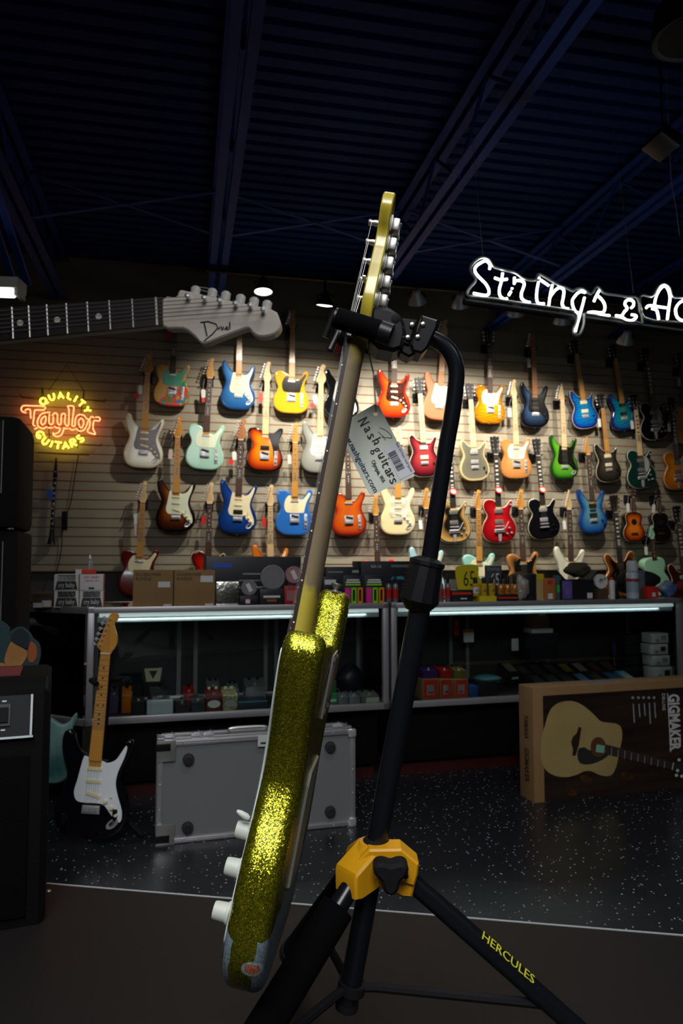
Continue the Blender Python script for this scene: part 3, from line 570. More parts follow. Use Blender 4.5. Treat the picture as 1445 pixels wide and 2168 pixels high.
# ------------------------------------------------------------------ white script neon sign
neonw = mat('neon_white_glass', (1, 1, 1), .3, emit=(.88, 1, .96), es=9); tubeoff = mat('sign_outline_rod', (.33, .33, .32), .3, .5)
npos = CAM + Rv*(.31*3.5) + Fh*3.5; na = math.radians(5.7); nn = Vector((-math.sin(na), math.cos(na), 0))
def NS(pts, ox, oy, sc): return [onP(ox+x/sc, oy+y/sc, npos, nn)-npos for x, y in pts]
sg = empty('neon_sign', T(npos), 'white script neon sign reading Strings and more, hanging at upper right', 'neon sign')
A1 = (980, 530, 6.02); A2 = (1205, 530, 6.02)
st = [(A1, [(335,240),(340,180),(290,135),(220,160),(160,210),(150,270),(200,340),(280,420),(325,500),(320,560),(270,575),(200,562),(130,548)]),
 (A1, [(502,290),(485,400),(460,500),(470,580),(520,620),(560,615)]), (A1, [(400,350),(470,375),(560,368)]), (A1, [(652,345),(650,430)]), (A1, [(655,390),(720,385),(775,415),(765,480),(740,550),(745,610),(790,650),(850,665)]),
 (A1, [(622,480),(622,492)]), (A1, [(608,525),(580,572)]), (A1, [(965,345),(965,360)]), (A1, [(960,400),(940,500),(935,620),(960,675),(1030,680)]), (A1, [(985,378),(1040,415),(1090,450)]), (A1, [(1135,440),(1110,560),(1090,700)]),
 (A1, [(1110,590),(1160,520),(1230,475),(1280,510),(1275,600),(1260,680),(1290,735),(1340,745)]),
 (A2, [(200,540),(140,525),(80,570),(35,640),(45,720),(75,780),(110,795)]), (A2, [(190,600),(165,700),(130,830),(95,950),(75,1035)]), (A2, [(375,515),(340,580),(310,650)]),
 (A2, [(360,580),(420,640),(450,710),(440,775),(400,795),(300,785),(235,795)]), (A2, [(370,820),(510,832)]),
 (A2, [(590,830),(660,835),(700,780),(735,740),(705,690),(720,645),(765,630),(810,650),(815,700),(785,735)]), (A2, [(670,850),(720,885),(790,895),(845,860),(840,830),(790,820)]),
 (A2, [(975,735),(1010,705),(1100,715),(1250,735)]), (A2, [(1080,700),(1100,600),(1150,500),(1210,455),(1255,500),(1280,600),(1265,720),(1245,880)]), (A2, [(1050,745),(1105,760),(1125,820),(1135,880)]),
 (A2, [(1560,680),(1500,640),(1440,645),(1380,690),(1350,760),(1370,850),(1440,895),(1540,880)]), (A2, [(1740,700),(1680,660),(1620,665),(1570,710),(1550,780),(1570,870),(1640,915),(1730,900)])]
for a, p in st: MB().tube(NS(cat(p, 4, False) if len(p) > 2 else p, *a), .0058, 8).build('neon_tube', neonw, sg)
f1 = [(980+x/6.02, 530+y/6.02) for x, y in [(70,580),(50,540),(90,470),(150,400),(150,350),(100,280),(100,200),(180,115),(260,90),(330,120),(380,200),(430,225),(560,260),(670,290),(760,355),(860,380),(930,370),(950,310),(1010,320),(1210,440),(1300,470),(1390,515)]]
f1 += [(1205+x/6.02, 530+y/6.02) for x, y in [(90,490),(170,490),(260,555),(300,530),(340,470),(380,480),(440,545),(600,570),(750,595),(870,620),(930,920),(850,915),(720,910),(650,880),(450,850),(210,810),(190,850),(180,950),(140,1060),(90,1080),(50,1060),(50,1000),(90,900),(90,830),(50,790)]]
f1 += [(980+x/6.02, 530+y/6.02) for x, y in [(1380,770),(1000,710),(700,670),(400,620),(130,595)]]
f2 = [(1205+x/6.02, 530+y/6.02) for x, y in [(905,585),(1040,590),(1090,520),(1140,450),(1210,425),(1280,480),(1315,590),(1445,600),(1700,620),(2200,680),(2200,1010),(1445,925),(950,860)]]
for f in (f1, f2): MB().tube(NS(cat(f, 3), 0, 0, 1), .0065, 6, closed=True).build('outline_rod', tubeoff, sg)
mb = MB(); mb.tube([q+Vector((0, .03, 0)) for q in NS([(986, 634), (1250, 672), (1500, 706)], 0, 0, 1)], .016, 8); mb.build('raceway', blkm, sg)
for i, (px, py) in enumerate(((1022, 545), (1340, 620), (1520, 640))):
    q = NS([(px, py)], 0, 0, 1)[0]; MB().cyl(q, (q.x-.02, q.y+.1, ZB-npos.z+.0), .0012, n=5).build('hanging_wire', nickel, sg)
# ------------------------------------------------------------------ red and yellow neon sign
neonr = mat('neon_orange_red', (1, .2, .08), .3, emit=(1, .19, .07), es=5.0); neony = mat('neon_yellow', (1, .9, .1), .3, emit=(1, .86, .05), es=4.5)
YN = YW-.07; o0 = onY(136, 890, YN)
def TN(pts): return [onY(30+x/7.225, 810+y/7.225, YN)-o0 for x, y in pts]
ts = empty('neon_sign', T(o0), 'round neon sign reading Quality and Guitars in yellow around red script letters', 'neon sign')
red = [[(185,460),(150,455),(115,430),(110,390),(140,355),(250,355),(400,360),(470,370),(475,400),(440,420),(330,420),(310,440),(300,540),(290,640),(325,662)], [(165,430),(190,410),(245,415),(250,500),(258,548)], [(310,712),(360,690)],
 [(550,455),(450,465),(390,510),(355,600),(370,670),(440,705),(500,672)], [(482,510),(430,540),(408,600),(430,645),(470,620),(486,560),(482,510)], [(540,480),(530,600),(560,642),(592,620),(600,520)],
 [(580,510),(620,465),(662,490),(660,600),(690,650),(715,620),(722,500),(745,475),(782,490),(772,600),(800,662),(832,640),(838,450),(835,400),(820,360),(900,360),(912,400),(900,500),(882,660)],
 [(610,665),(640,690),(700,700),(680,760),(620,785),(595,770),(600,800),(650,825),(720,800),(750,740),(762,690)], [(510,692),(590,692)], [(770,702),(820,706)], [(840,695),(880,725),(930,715)],
 [(882,660),(920,670),(930,640),(940,540),(990,490),(1060,500),(1110,550),(1150,560),(1180,520),(1222,540)], [(1020,540),(985,590),(1000,670),(1030,690),(1060,640),(1058,580),(1020,540)], [(940,700),(1000,742),(1070,722),(1110,650),(1130,590),(1160,590),(1150,680),(1120,750),(1230,792),(1235,770),(1205,700),(1215,600),(1240,580),(1290,590),(1315,560),(1290,530),(1240,532)]]
for p in red: MB().tube(TN(cat(p, 3, False)), .0048, 7).build('red_tube', neonr, ts)
yel = [[(445+48*math.cos(a*PI/5), 285+48*math.sin(a*PI/5)) for a in range(11)], [(470,285),(520,312)], [(525,190),(550,250),(590,265),(615,230),(600,165)], [(675,245),(705,150),(755,240)], [(685,215),(735,210)], [(830,155),(815,235),(865,260)], [(965,205),(915,290)], [(1025,260),(1090,310)], [(1060,290),(995,355)], [(1070,435),(1115,418),(1175,430)], [(1115,418),(1132,365)],
 [(455,810),(440,770),(390,748),(350,775),(352,830),(390,850),(400,812),(375,800)], [(480,830),(430,900),(450,940),(490,935),(540,875)], [(590,895),(550,985)], [(625,905),(725,920)], [(680,915),(660,1010)], [(745,1015),(780,910),(835,1005)], [(760,975),(815,975)], [(885,985),(855,890),(900,865),(935,895),(890,925),(960,960)], [(1000,805),(960,830),(990,860),(1050,850),(1055,890),(1010,905)]]
for p in yel: MB().tube(TN(cat(p, 2, False) if len(p) > 4 else p), .0072, 7).build('yellow_tube', neony, ts)
mb = MB()
for p in ([(80,165),(110,215),(410,250),(420,60)], [(1060,110),(1060,250),(1390,285),(1380,240)], [(350,1060),(700,1090),(1140,1100)], [(1040,940),(1320,960),(1330,920)], [(420,60),(520,700),(540,1000)], [(1060,110),(1000,560),(960,1000)]): mb.tube([v+Vector((0, .025, 0)) for v in TN(p)], .004, 5)
mb.build('support_frame', blkm, ts)
mb = MB(); mb.tube(TN([(530, 120), (805, -280), (1060, 120)]), .003, 5); mb.build('hanging_chain', blkm, ts)
light('neon_glow', 'POINT', o0+Vector((0, -.08, -.02)), o0, 1.1, (1, .25, .12), shadow_soft_size=.2)
mb = MB(); pts = [onY(x, y, YW-.02) for x, y in ((166, 962), (158, 1010), (148, 1070), (132, 1110), (130, 1160), (122, 1200), (110, 1230))]
mb.tube(cat([tuple(p) for p in pts], 3, False), .004, 5)
pl = pts[3]; mb.box((pl.x+.02, pl.y-.02, pl.z+.03), (.045, .04, .16), bev=.008)
tag(mb.build('power_cord', blkm), 'black cord with plug-in transformer hanging down the slatted wall below the neon sign', 'cord')
# clarinet on the wall
a = onY(119, 970, YW-.05); b = onY(108, 1152, YW-.05)
zx = (a-b).normalized(); yx = Vector((0, 1, 0)); xx = yx.cross(zx); Lc = (a-b).length
cl = empty('clarinet', frame(b, xx, yx, zx), 'black clarinet with silver keys and blue tape hanging on the slatted wall', 'clarinet')
k_ = Lc/.68
MB().lathe([(.034*k_, 0), (.03*k_, .01), (.018*k_, .06*k_), (.014*k_, .12*k_), (.014*k_, .52*k_), (.017*k_, .53*k_), (.014*k_, .58*k_), (.010*k_, .62*k_), (.006*k_, .68*k_)], 16).build('body_tube', blk, cl)
for zz in (.12, .30, .31, .52, .57): MB().lathe([(.017, -.002), (.017, .002)], 14, T((0, 0, zz*k_))).build('ring', nickel, cl)
for i in range(9): 
    MB().lathe([(.008, 0), (.008, .003)], 8, T((.004*(-1)**i, -.016*k_, (.16+.04*i)*k_)) @ Matrix.Rotation(PI/2, 4, 'X')).build('key', nickel, cl)
MB().cyl((.012, -.016, .15*k_), (.012, -.016, .5*k_), .002, n=5).build('key_rod', nickel, cl)
MB().box((-.03, -.02, .39*k_), (.05, .002, .085)).build('tape_label', mat('blue_tape', H('#3f63b8'), .6), cl, smooth=0)
MB().lathe([(.008, 0), (.007, .02)], 8, T((0, 0, .665*k_))).build('reed_cap', mat('cap_orange', H('#b03a20'), .5), cl)
# ------------------------------------------------------------------ oversized guitar neck and headstock sign
dS = 2.8; sc = dS/FP
hp = [(345,632),(372,628),(380,614),(400,617),(490,637),(575,655),(590,672),(594,690),(585,704),(568,711),(548,712),(534,704),(525,694),(505,700),(470,713),(430,727),(412,712),(388,695),(345,690)]
O = CAM + Fv*dS; MS = Matrix(((Rv.x, Fv.x, Uv.x, O.x), (Rv.y, Fv.y, Uv.y, O.y), (Rv.z, Fv.z, Uv.z, O.z), (0, 0, 0, 1)))
q = lambda x, y, t=0: ((x-CX)*sc, t, (CY-y)*sc)
hs = empty('oversized_guitar_sign', MS, 'huge hanging guitar neck sign with pale wooden headstock signed Daniel, upper left', 'sign')
agedw = mat('aged_white_wood', H('#e2d8ca'), .5, noise=(5, H('#cfc4b4')), bump=(30, .3))
MB().prism([(v[0], v[2]) for v in [q(*p) for p in cat(hp, 3)]], 0, .075, bev=.006).build('headstock', agedw, hs)
MB().prism([(v[0], v[2]) for v in [q(*p) for p in [(-160,666),(345,632),(345,690),(-160,738)]]], -.018, .0).build('fretboard', mat('big_fretboard', H('#2b211d'), .5, noise=(6, H('#1d1614'), (.4, 3, 3))), hs, smooth=0)
MB().prism([(v[0], v[2]) for v in [q(*p) for p in [(-160,668),(345,634),(345,688),(-160,736)]]], 0, .06).build('neck', agedw, hs, smooth=0)
for fx in (332, 282, 234, 188, 144, 103, 65, 30, -4):
    t_ = (fx+160)/505; ya = 666-34*t_; yb = 738-48*t_
    MB().cyl(q(fx, ya, -.02), q(fx+3, yb, -.02), .0045, n=8).build('fret' if fx < 330 else 'nut', nickel if fx < 330 else dots_l, hs)
for fx in (212, 125, 47): 
    t_ = (fx+160)/505; MB().cyl(q(fx, 703-41*t_, -.019), q(fx, 703-41*t_, -.015), .012, n=14).build('position_dot', dots_l, hs)
posts = [(400,632),(435,636),(467,642),(500,648),(531,652),(558,661)]; keys = [(408,608),(444,613),(473,619),(505,626),(534,632),(562,639)]
for i, ((x, y), (kx, ky)) in enumerate(zip(posts, keys)):
    MB().lathe([(.009, 0), (.007, .03), (.010, .04), (.002, .043)], 12, T(q(x, y, .0)) @ Matrix.Rotation(PI/2, 4, 'X')).build('string_post', chrome, hs)
    MB().lathe([(.004, -.06), (.005, -.02), (.018, -.014), (.019, .012), (.01, .02)], 12, T(q(kx, ky, .05)) @ Matrix.Rotation(.15, 4, 'Y') @ Matrix.Diagonal((1, .6, 1, 1))).build('tuning_key', mat('pearl_key', H('#c9c6c0'), .25), hs)
    y0 = 676+i*9.5; y1 = 641+i*8
    MB().tube([q(-160, y0, -.028), q(332, y1-5, -.028), q(x, y, -.025)], .0011, 5).build('string', nickel, hs)
tm_ = mat('sign_ink', (.015, .015, .015), .6)
for p in ([(424,683),(440,681),(457,686),(461,694),(450,707),(432,722)], [(432,684),(438,712)], [(462,698),(466,692),(469,699),(469,691)], [(471,699),(473,692),(476,698)], [(478,698),(479,691)], [(482,692),(480,698),(484,698)], [(486,682),(486,697)]): MB().tube([Vector(q(x, y, -.0005)) for x, y in p], .0028, 5).build('signature_stroke', tm_, hs)
mb = MB(); mb.tube([q(396, 616, .03), q(405, 590, .1), q(430, 578, .2), q(440, 585, .25), q(405, 588, .15), q(410, 575, .25), q(432, 540, .6)], .0022, 5); mb.build('hanging_cord', mat('cord_white', H('#a8a49c'), .8), hs)
# ------------------------------------------------------------------ fluorescent fixture at left with slanted hangers
dF = 3.3; a = atD(-260, 590, dF); b = atD(47, 606, dF); ln = (b-a)
fx = empty('fluorescent_fixture', frame(b, ln.normalized(), Vector((0, 0, 1)).cross(ln.normalized()), Vector((0, 0, 1))), 'lit fluorescent strip fixture cut off by the left edge above the headstock sign', 'light fixture')
fmt = mat('fixture_enamel', H('#8b8a82'), .5)
MB().box((-ln.length/2, 0, .0), (ln.length, .10, .05), bev=.004).build('housing', fmt, fx)
MB().prism([(0, -.055), (0, -.02), (-.018, -.02), (-.018, -.055)], -.04, .04).build('end_cap', fmt, fx, smooth=0)
for yy in (-.028,): MB().cyl((-ln.length, yy, -.045), (-.022, yy, -.045), .019, n=14).build('tube_lamp', mat('fluoro_tube', (1, 1, 1), .3, emit=(1, 1, .96), es=7), fx)
ha = onZ(-30, 330, ZB+.1); 
for i, (p0, p1, lb) in enumerate((((26, 590, 3.5), (-40, 390, 3.0), 'left'), ((58, 600, 3.5), (-10, 395, 3.0), 'right'))):
    A_ = atD(*p0); B_ = atD(*p1); d = B_-A_; zx = d.normalized(); yx = (Fv-zx*Fv.dot(zx)).normalized()
    o = MB().box((0, 0, d.length/2), (.038, .01, d.length)).build('hanger_strap', jm, None, frame(A_, yx.cross(zx), yx, zx), smooth=0)
    tag(o, 'slanted blue steel strap above the fluorescent fixture, %s of the pair' % lb, 'strap', 'straps over the fixture')
# ceiling speaker ring and small projector at upper right
c = onZ(1462, 78, 3.3); r = empty('ceiling_speaker', T(c), 'round dark hanging ceiling speaker cut off at the upper right corner', 'speaker')
MB().lathe([(.13, 0), (.15, -.005), (.155, .02), (.14, .12), (.05, .13)], 28).build('housing', blk, r)
MB().lathe([(.128, -.002), (.11, .01), (.05, .03), (.02, .035)], 28).build('cone', blkm, r)
MB().cyl((0, 0, .12), (0, 0, ZD-3.3), .008, n=6).build('stem', blkm, r)
c = onZ(1402, 303, 3.2); r = empty('hanging_floodlight', T(c), 'small unlit black floodlight hanging below the joists at upper right', 'light fixture')
MB().box((0, 0, 0), (.12, .16, .06), T((0, 0, 0)) @ Matrix.Rotation(.5, 4, 'Y'), bev=.01).build('housing', blk, r)
MB().cyl((0, 0, .02), (0, 0, ZD-3.2), .006, n=6).build('stem', blkm, r)
a = atD(1420, 385, 4); b = atD(1438, 500, 4); tag(MB().tube([(a.x-.01, a.y, ZD-.005), a, (a+b)/2+Vector((.004, 0, 0)), b], .0015, 5).build('loose_wire', mat('wire_grey', (.3, .3, .28), .6)), 'thin pale wire dangling from the ceiling at the right edge', 'wire')
# ------------------------------------------------------------------ display counter
CO = Vector((-.447, 3.653, 0)); CA = math.radians(3.5)
MC = T(CO) @ Matrix.Rotation(CA, 4, 'Z'); MCi = MC.inverted(); e2 = Vector((-math.sin(CA), math.cos(CA), 0))
def onC(px, py, t): return MCi @ onP(px, py, MC @ Vector((0, t, 0)), e2)
ZT_, ZG = .935, .385
alu = mat('brushed_aluminium', (.52, .50, .52), .36, .75); kick = mat('black_kick_panel', (.003, .003, .003), .6, spec=.12)
glass = bpy.data.materials.new('case_glass'); glass.use_nodes = True
n_ = glass.node_tree.nodes; l_ = glass.node_tree.links; n_.clear()
go = n_.new('ShaderNodeOutputMaterial'); gm = n_.new('ShaderNodeMixShader'); gt = n_.new('ShaderNodeBsdfTransparent'); gg = n_.new('ShaderNodeBsdfGlossy'); gf = n_.new('ShaderNodeFresnel')
gt.inputs[0].default_value = (.86, .90, .88, 1); gg.inputs['Roughness'].default_value = .03; gf.inputs[0].default_value = 1.5
l_.new(gf.outputs[0], gm.inputs[0]); l_.new(gt.outputs[0], gm.inputs[1]); l_.new(gg.outputs[0], gm.inputs[2]); l_.new(gm.outputs[0], go.inputs[0])
casetube = mat('case_tube', (1, 1, 1), .3, emit=(.80, .93, .95), es=.42); inner = mat('case_inner', (.02, .021, .023), .6); refl = mat('tube_reflector', (.30, .36, .37), .5)
def case(M, L, D, label, lamp=4.5, zt=ZT_):
    r = empty('display_case', M, label, 'display case', None)
    MB().box((L/2, D/2+.05, (ZG-.02)/2+.04), (L-.06, D-.12, ZG-.10), bev=.004).build('plinth', kick, r)
    MB().box((L/2, D/2+.07, .03), (L-.08, D-.18, .06)).build('toe_kick', mat('toe_red', (.05, .004, .004), .5), r, smooth=0)
    MB().box((L/2, D/2, ZG+.012), (L-.01, D-.01, .02)).build('shelf', inner, r, smooth=0)
    mb = MB(); a = .030
    for zz in (ZG+.016, zt-.014):
        for yy in (a/2, D-a/2): mb.box((L/2, yy, zz), (L, a, .032 if zz < .6 else .028), bev=.002)
        for xx in (a/2, L-a/2): mb.box((xx, D/2, zz), (a, D, .030), bev=.002)
    for xx in (a/2, L-a/2):
        for yy in (a/2, D-a/2): mb.box((xx, yy, (ZG+zt)/2), (a, a, zt-ZG-.02), bev=.002)
    mb.build('metal_frame', alu, r)
    for nm, c, d in (('front_glass', (L/2, .008, (ZG+zt)/2), (L-.05, .005, zt-ZG-.05)), ('top_glass', (L/2, D/2, zt-.004), (L-.05, D-.05, .006)), ('side_glass', (L-.008, D/2, (ZG+zt)/2), (.005, D-.05, zt-ZG-.05)), ('side_glass', (.008, D/2, (ZG+zt)/2), (.005, D-.05, zt-ZG-.05))):
        MB().box(c, d).build(nm, glass, r, smooth=0)
    mb = MB(); mb.box((L*.26, D-.012, (ZG+zt)/2), (L*.5, .006, zt-ZG-.06)); mb.box((L*.74, D-.022, (ZG+zt)/2), (L*.5, .006, zt-ZG-.06)); 
    mb.build('sliding_door', inner, r, smooth=0)
    mb = MB()
    for xx in (L*.30, L*.36, L*.62, L*.66): mb.box((xx, D-.035, (ZG+zt)/2), (.022, .012, zt-ZG-.08))
    mb.build('reflection_strip', mat('reflection_grey', (.20, .21, .21), .5, .4), r, smooth=0)  # upright grey strips standing in for pale reflections inside the case
    MB().box((L/2, .068, zt-.058), (L-.08, .05, .035), bev=.004).build('reflector', refl, r)
    MB().cyl((.05, .030, zt-.040), (L-.05, .030, zt-.040), .010, n=12).build('tube_lamp', casetube, r)
    if lamp:
        lo = M @ Vector((L/2, .05, zt-.06)); li = light('case_light', 'AREA', lo, M @ Vector((L/2, .22, ZG)), lamp, (.9, .97, 1), shape='RECTANGLE', size=L*.85, size_y=.03)
        li.rotation_euler.z = 0; li.matrix_world = T(lo) @ Matrix.Rotation(CA, 4, 'Z') @ Matrix.Rotation(-.35, 4, 'X')
    return r
case(MC, 1.50, .52, 'aluminium framed glass display case full of pedals, left of the stand pole')
case(MC @ T((1.515, 0, 0)), 1.83, .52, 'long aluminium framed glass display case behind the acoustic guitar carton, right of the stand pole')
case(MC @ T((3.40, .06, 0)), .9, .5, 'lower glass display case cut off by the right edge', lamp=.3, zt=.865)
# angled corner case: shares the left side of the long case, footprint is a parallelogram
wr = empty('display_case', MC, 'angled corner display case in shadow behind the black guitar', 'display case')
wdir = MCi.to_3x3() @ (Rv*-math.cos(math.radians(27.5)) + Fh*math.sin(math.radians(27.5))); WL = .72
p_ = [Vector((-.004, .002, 0)), Vector((-.004, .002, 0))+wdir*WL, Vector((-.004, .5, 0))+wdir*WL, Vector((-.004, .5, 0))]
def wslab(z0, z1, ins=0):
    mb = MB(); c_ = sum(p_, Vector())/4; q_ = [c_+(v-c_)*(1-ins) for v in p_]
    return mb.add([(v.x, v.y, z_) for z_ in (z0, z1) for v in q_], [(0, 1, 2, 3), (7, 6, 5, 4), (0, 4, 5, 1), (1, 5, 6, 2), (2, 6, 7, 3), (3, 7, 4, 0)])
wslab(.04, ZG-.06, .14).build('plinth', kick, wr, smooth=0); wslab(0, .05, .2).build('toe_kick', MATS['toe_red'], wr, smooth=0); wslab(ZG+.002, ZG+.022, .02).build('shelf', inner, wr, smooth=0)
mb = MB()
for a_, b_ in ((0, 1), (1, 2), (2, 3)):
    for zz, m_ in ((ZG+.016, 0), (ZT_-.014, 1)):
        d = p_[b_]-p_[a_]; an = math.atan2(d.y, d.x); m2 = (p_[a_]+p_[b_])/2
        mb.box((0, 0, 0), (d.length, .028, .03), T((m2.x, m2.y, zz)) @ Matrix.Rotation(an, 4, 'Z'), bev=.002)
for v in p_[1:3]: mb.box((v.x, v.y, (ZG+ZT_)/2), (.028, .028, ZT_-ZG-.02))
mb.build('metal_frame', mat('dark_aluminium', (.20, .19, .19), .45, .6), wr)
wslab(ZT_-.006, ZT_-.001, .03).build('top_glass', glass, wr, smooth=0)
d = p_[1]-p_[0]; m2 = (p_[0]+p_[1])/2
MB().box((0, .008, (ZG+ZT_)/2), (d.length-.04, .005, ZT_-ZG-.05), T(m2) @ Matrix.Rotation(math.atan2(-d.y, -d.x), 4, 'Z')).build('front_glass', glass, wr, smooth=0)
li = light('case_light', 'AREA', MC @ (p_[0]+wdir*.3+Vector((0, .06, ZT_-.07))), MC @ (p_[0]+wdir*.3+Vector((0, .2, ZG))), 1.6, (.9, .97, 1), shape='RECTANGLE', size=.3, size_y=.03)  # added lamp, brightens the dark goods in the corner case
MB().cyl(p_[0]+wdir*.1+Vector((0, .05, ZT_-.05)), p_[0]+wdir*.45+Vector((0, .05, ZT_-.05)), .010, n=12).build('tube_lamp', casetube, wr)
PAPER = mat('label_white', H('#c9c9c6'), .6)
def item(name, cate, label, px0, px1, yt, t, dep, mt, zb=ZT_, group=None, bev=.002, ry=0, kids=(), yb=None):
    a = onC(px0, yt, t); b = onC(px1, yt, t)
    if yb is not None: zb = onC(px0, yb, t).z
    h = max(.008, (a.z+b.z)/2-zb); wd = abs(b.x-a.x)
    M = MC @ T(((a.x+b.x)/2, t+dep/2, zb)) @ Matrix.Rotation(ry, 4, 'Z')
    o = MB().box((0, 0, h/2), (wd, dep, h), bev=bev).build(name, mt, None, M)
    tag(o, label, cate, group)
    for k in kids:     # (kind, u0,u1,v0,v1, material, text)
        if k[0] == 'p':
            MB().box(((k[1]+k[2]-1)*wd/2, -dep/2-.0012, (k[3]+k[4])*h/2), ((k[2]-k[1])*wd, .0016, (k[4]-k[3])*h)).build(k[6] if len(k) > 6 else 'label', k[5], o, smooth=0)
        else:
            to = textmesh('lettering', k[6], h*k[4], k[5], o, T(((k[1]-.5)*wd, -dep/2-.0022, k[2]*h)), align=k[3])
            wt = max(v.co.x for v in to.data.vertices)-min(v.co.x for v in to.data.vertices)
            if wt > wd*k[7]:
                for v in to.data.vertices: v.co.x *= wd*k[7]/wt
    return o, wd, h, dep
card = mat('kraft_card', H('#8a6a42'), .75, noise=(8, H('#80613b'))); cardd = mat('kraft_dark', H('#4a3a26'), .8); ink = mat('print_black', (.02, .02, .02), .6)
boxb = mat('printed_black_card', (.012, .013, .016), .4); redp = mat('print_red', H('#c4281e'), .5); boxw = mat('white_card', H('#cfd0cc'), .6); greyt = mat('print_grey', H('#8f959a'), .6)
# pedal boxes stacked at the left
for i, (x0, x1, yt, yb, wht) in enumerate(((115, 167, 1251, 1286, 0), (169, 219, 1251, 1286, 0), (115, 167, 1216, 1250.5, 0), (169, 219, 1216, 1250.5, 1))):
    nm = ['bottom left', 'bottom right', 'top left'][i] if i < 3 else ''
    if not wht:
        kids = [('p', .0, .98, 0, .92, boxw, 'printed_panel'), ('p', .14, .86, .60, .97, ink, 'pedal_picture'), ('t', .5, .33, 'CENTER', .42, PAPER, 'cry baby', .66)]
        o, wd, h, dp = item('effects_pedal_box', 'box', 'white and black box printed cry baby, %s of the stack of four' % nm, x0, x1, yt, .10, .13, boxw, yb=yb, kids=kids, group='pedal boxes printed cry baby')
        MB().prism([(-wd*.46, .04*h), (wd*.46, .04*h), (wd*.38, .58*h), (-wd*.38, .58*h)], -dp/2-.0021, -dp/2-.001).build('pedal_picture', ink, o, smooth=0)
    else:
        o, wd, h, dp = item('effects_pedal_box', 'box', 'white box with red lettering on the top right of the pedal box stack', x0, x1, yt, .10, .13, boxw, yb=yb, kids=[('t', .5, .82, 'CENTER', .22, redp, 'CRY BABY', .66), ('t', .5, .60, 'CENTER', .14, redp, 'ORIGINAL WAH', .6), ('p', .38, .62, .08, .2, ink, 'small_print')])
    MB().box((wd/2+.001, 0, h/2), (.0016, dp*.96, h*.94)).build('side_panel', redp, o, smooth=0)
item('small_carton', 'box', 'small red and white carton lying on top of the pedal box stack', 160, 202, 1205, .13, .08, redp, yb=1215.5, kids=[('p', 0, .3, 0, 1, boxw)])
a = onC(190, 1205, .17); o = MB().lathe([(.012, 0), (.012, .035), (.006, .042), (.006, .05), (.009, .052), (.003, .07), (.001, .075)], 12).build('small_bottle', chrome, None, MC @ T(a)); tag(o, 'tiny silver topped bottle standing on the red carton at far left', 'bottle')
item('shipping_carton', 'box', 'small brown carton with two white labels left of the pedal boxes', 66, 113, 1255, .14, .12, cardd, yb=1288, kids=[('p', .1, .55, .05, .35, PAPER), ('p', .5, .92, .08, .5, PAPER), ('p', .15, .8, .78, .85, ink, 'small_print')])
for i, (x0, x1) in enumerate(((282, 367), (369, 455))):
    item('accessory_carton', 'box', 'brown carton printed Accessories Bundle, %s of the pair on the counter' % ('left' if i == 0 else 'right'), x0, x1, 1207, .03, .16, card, group='cartons printed accessories bundle',
         kids=[('t', .06, .88, 'LEFT', .11, ink, 'ACCESSORIES', .66), ('t', .06, .76, 'LEFT', .11, ink, 'BUNDLE', .44), ('p', .62 if i == 0 else .64, .92 if i == 0 else .95, .52 if i == 0 else .66, .68 if i == 0 else .84, PAPER), ('p', .76, .96, 0.01, .05, PAPER)])
emb = mat('embossed_tin', (.66, .66, .60), .22, 1, bump=(55, 1))
item('string_tin', 'tin', 'square embossed silver tin standing beside the brown cartons', 457, 507, 1231, .02, .03, emb, bev=.008, kids=[])
item('pedalboard_carton', 'box', 'large black carton with blue lettering behind the tin and jars', 436, 637, 1178, .30, .16, boxb, kids=[('p', .07, .27, .76, .84, mat('print_blue', H('#2a56c8'), .5), 'logo'), ('p', .30, .62, .30, .34, greyt, 'printed_stripe'), ('p', .38, .86, .60, .63, greyt, 'printed_stripe'), ('p', .34, .60, .46, .48, greyt, 'printed_stripe')])
clearp = mat('clear_plastic', (.62, .60, .64), .15, alpha=.28); 
def tub(px, pyc, rpx, t, label, mt, lidm, labm=None, zb=ZT_):
    c = onC(px, pyc, t); r_ = rpx/FP*3.6
    e = empty('plastic_tub', MC @ T((c.x, t, c.z)), label, 'tub')
    MB().lathe([(r_*.93, .0), (r_*.93, .05)], 26, Matrix.Rotation(-PI/2, 4, 'X')).build('tub_body', mt, e)
    MB().lathe([(r_, .004), (r_, -.004), (r_*.94, -.006), (r_*.92, -.002), (.001, -.002)], 26, Matrix.Rotation(-PI/2, 4, 'X')).build('lid', lidm, e)
    if labm: MB().box((0, -.004, 0), (r_*.5, .001, r_*1.1), Matrix.Rotation(-.45, 4, 'Y')).build('price_label', labm, e, smooth=0)
    st = c.z-r_*.93-zb
    if st > .002: MB().box((0, .025, -r_*.93-st/2+.003), (r_*1.5, .05, st+.004)).build('stand_box', boxb, e, smooth=0)
    return e
tub(527, 1244, 17, .02, 'small round plastic tub with a slanted white price label beside the tin', boxb, clearp, PAPER)
tub(577, 1222, 27, .05, 'large round clear lidded tub behind the low black boxes', boxb, clearp)
tub(622, 1217, 19, .03, 'round pink plastic lid standing above the red jar by the guitar neck', mat('red_jar', H('#a01c1c'), .3), clearp, PAPER)
item('small_carton', 'box', 'low black box with a white strip label in front of the big round tub', 550, 600, 1247, .01, .035, boxb, kids=[('p', .15, .85, .45, .58, PAPER), ('p', .3, .7, .2, .34, mat('print_orange', H('#8a4a14'), .6), 'logo')])
item('small_carton', 'box', 'low black box with a pink sticker under the small round tub', 508, 546, 1262, .0, .02, boxb, kids=[('p', .3, .55, .2, .65, tagm['p'])])
item('red_jar', 'jar', 'red box with pale front beside the guitar neck on the counter', 602, 640, 1240, -.0, .03, mat('red_card', H('#8e1616'), .5), kids=[('p', .12, .9, .2, .75, mat('print_pink', H('#9a5a5a'), .6))])
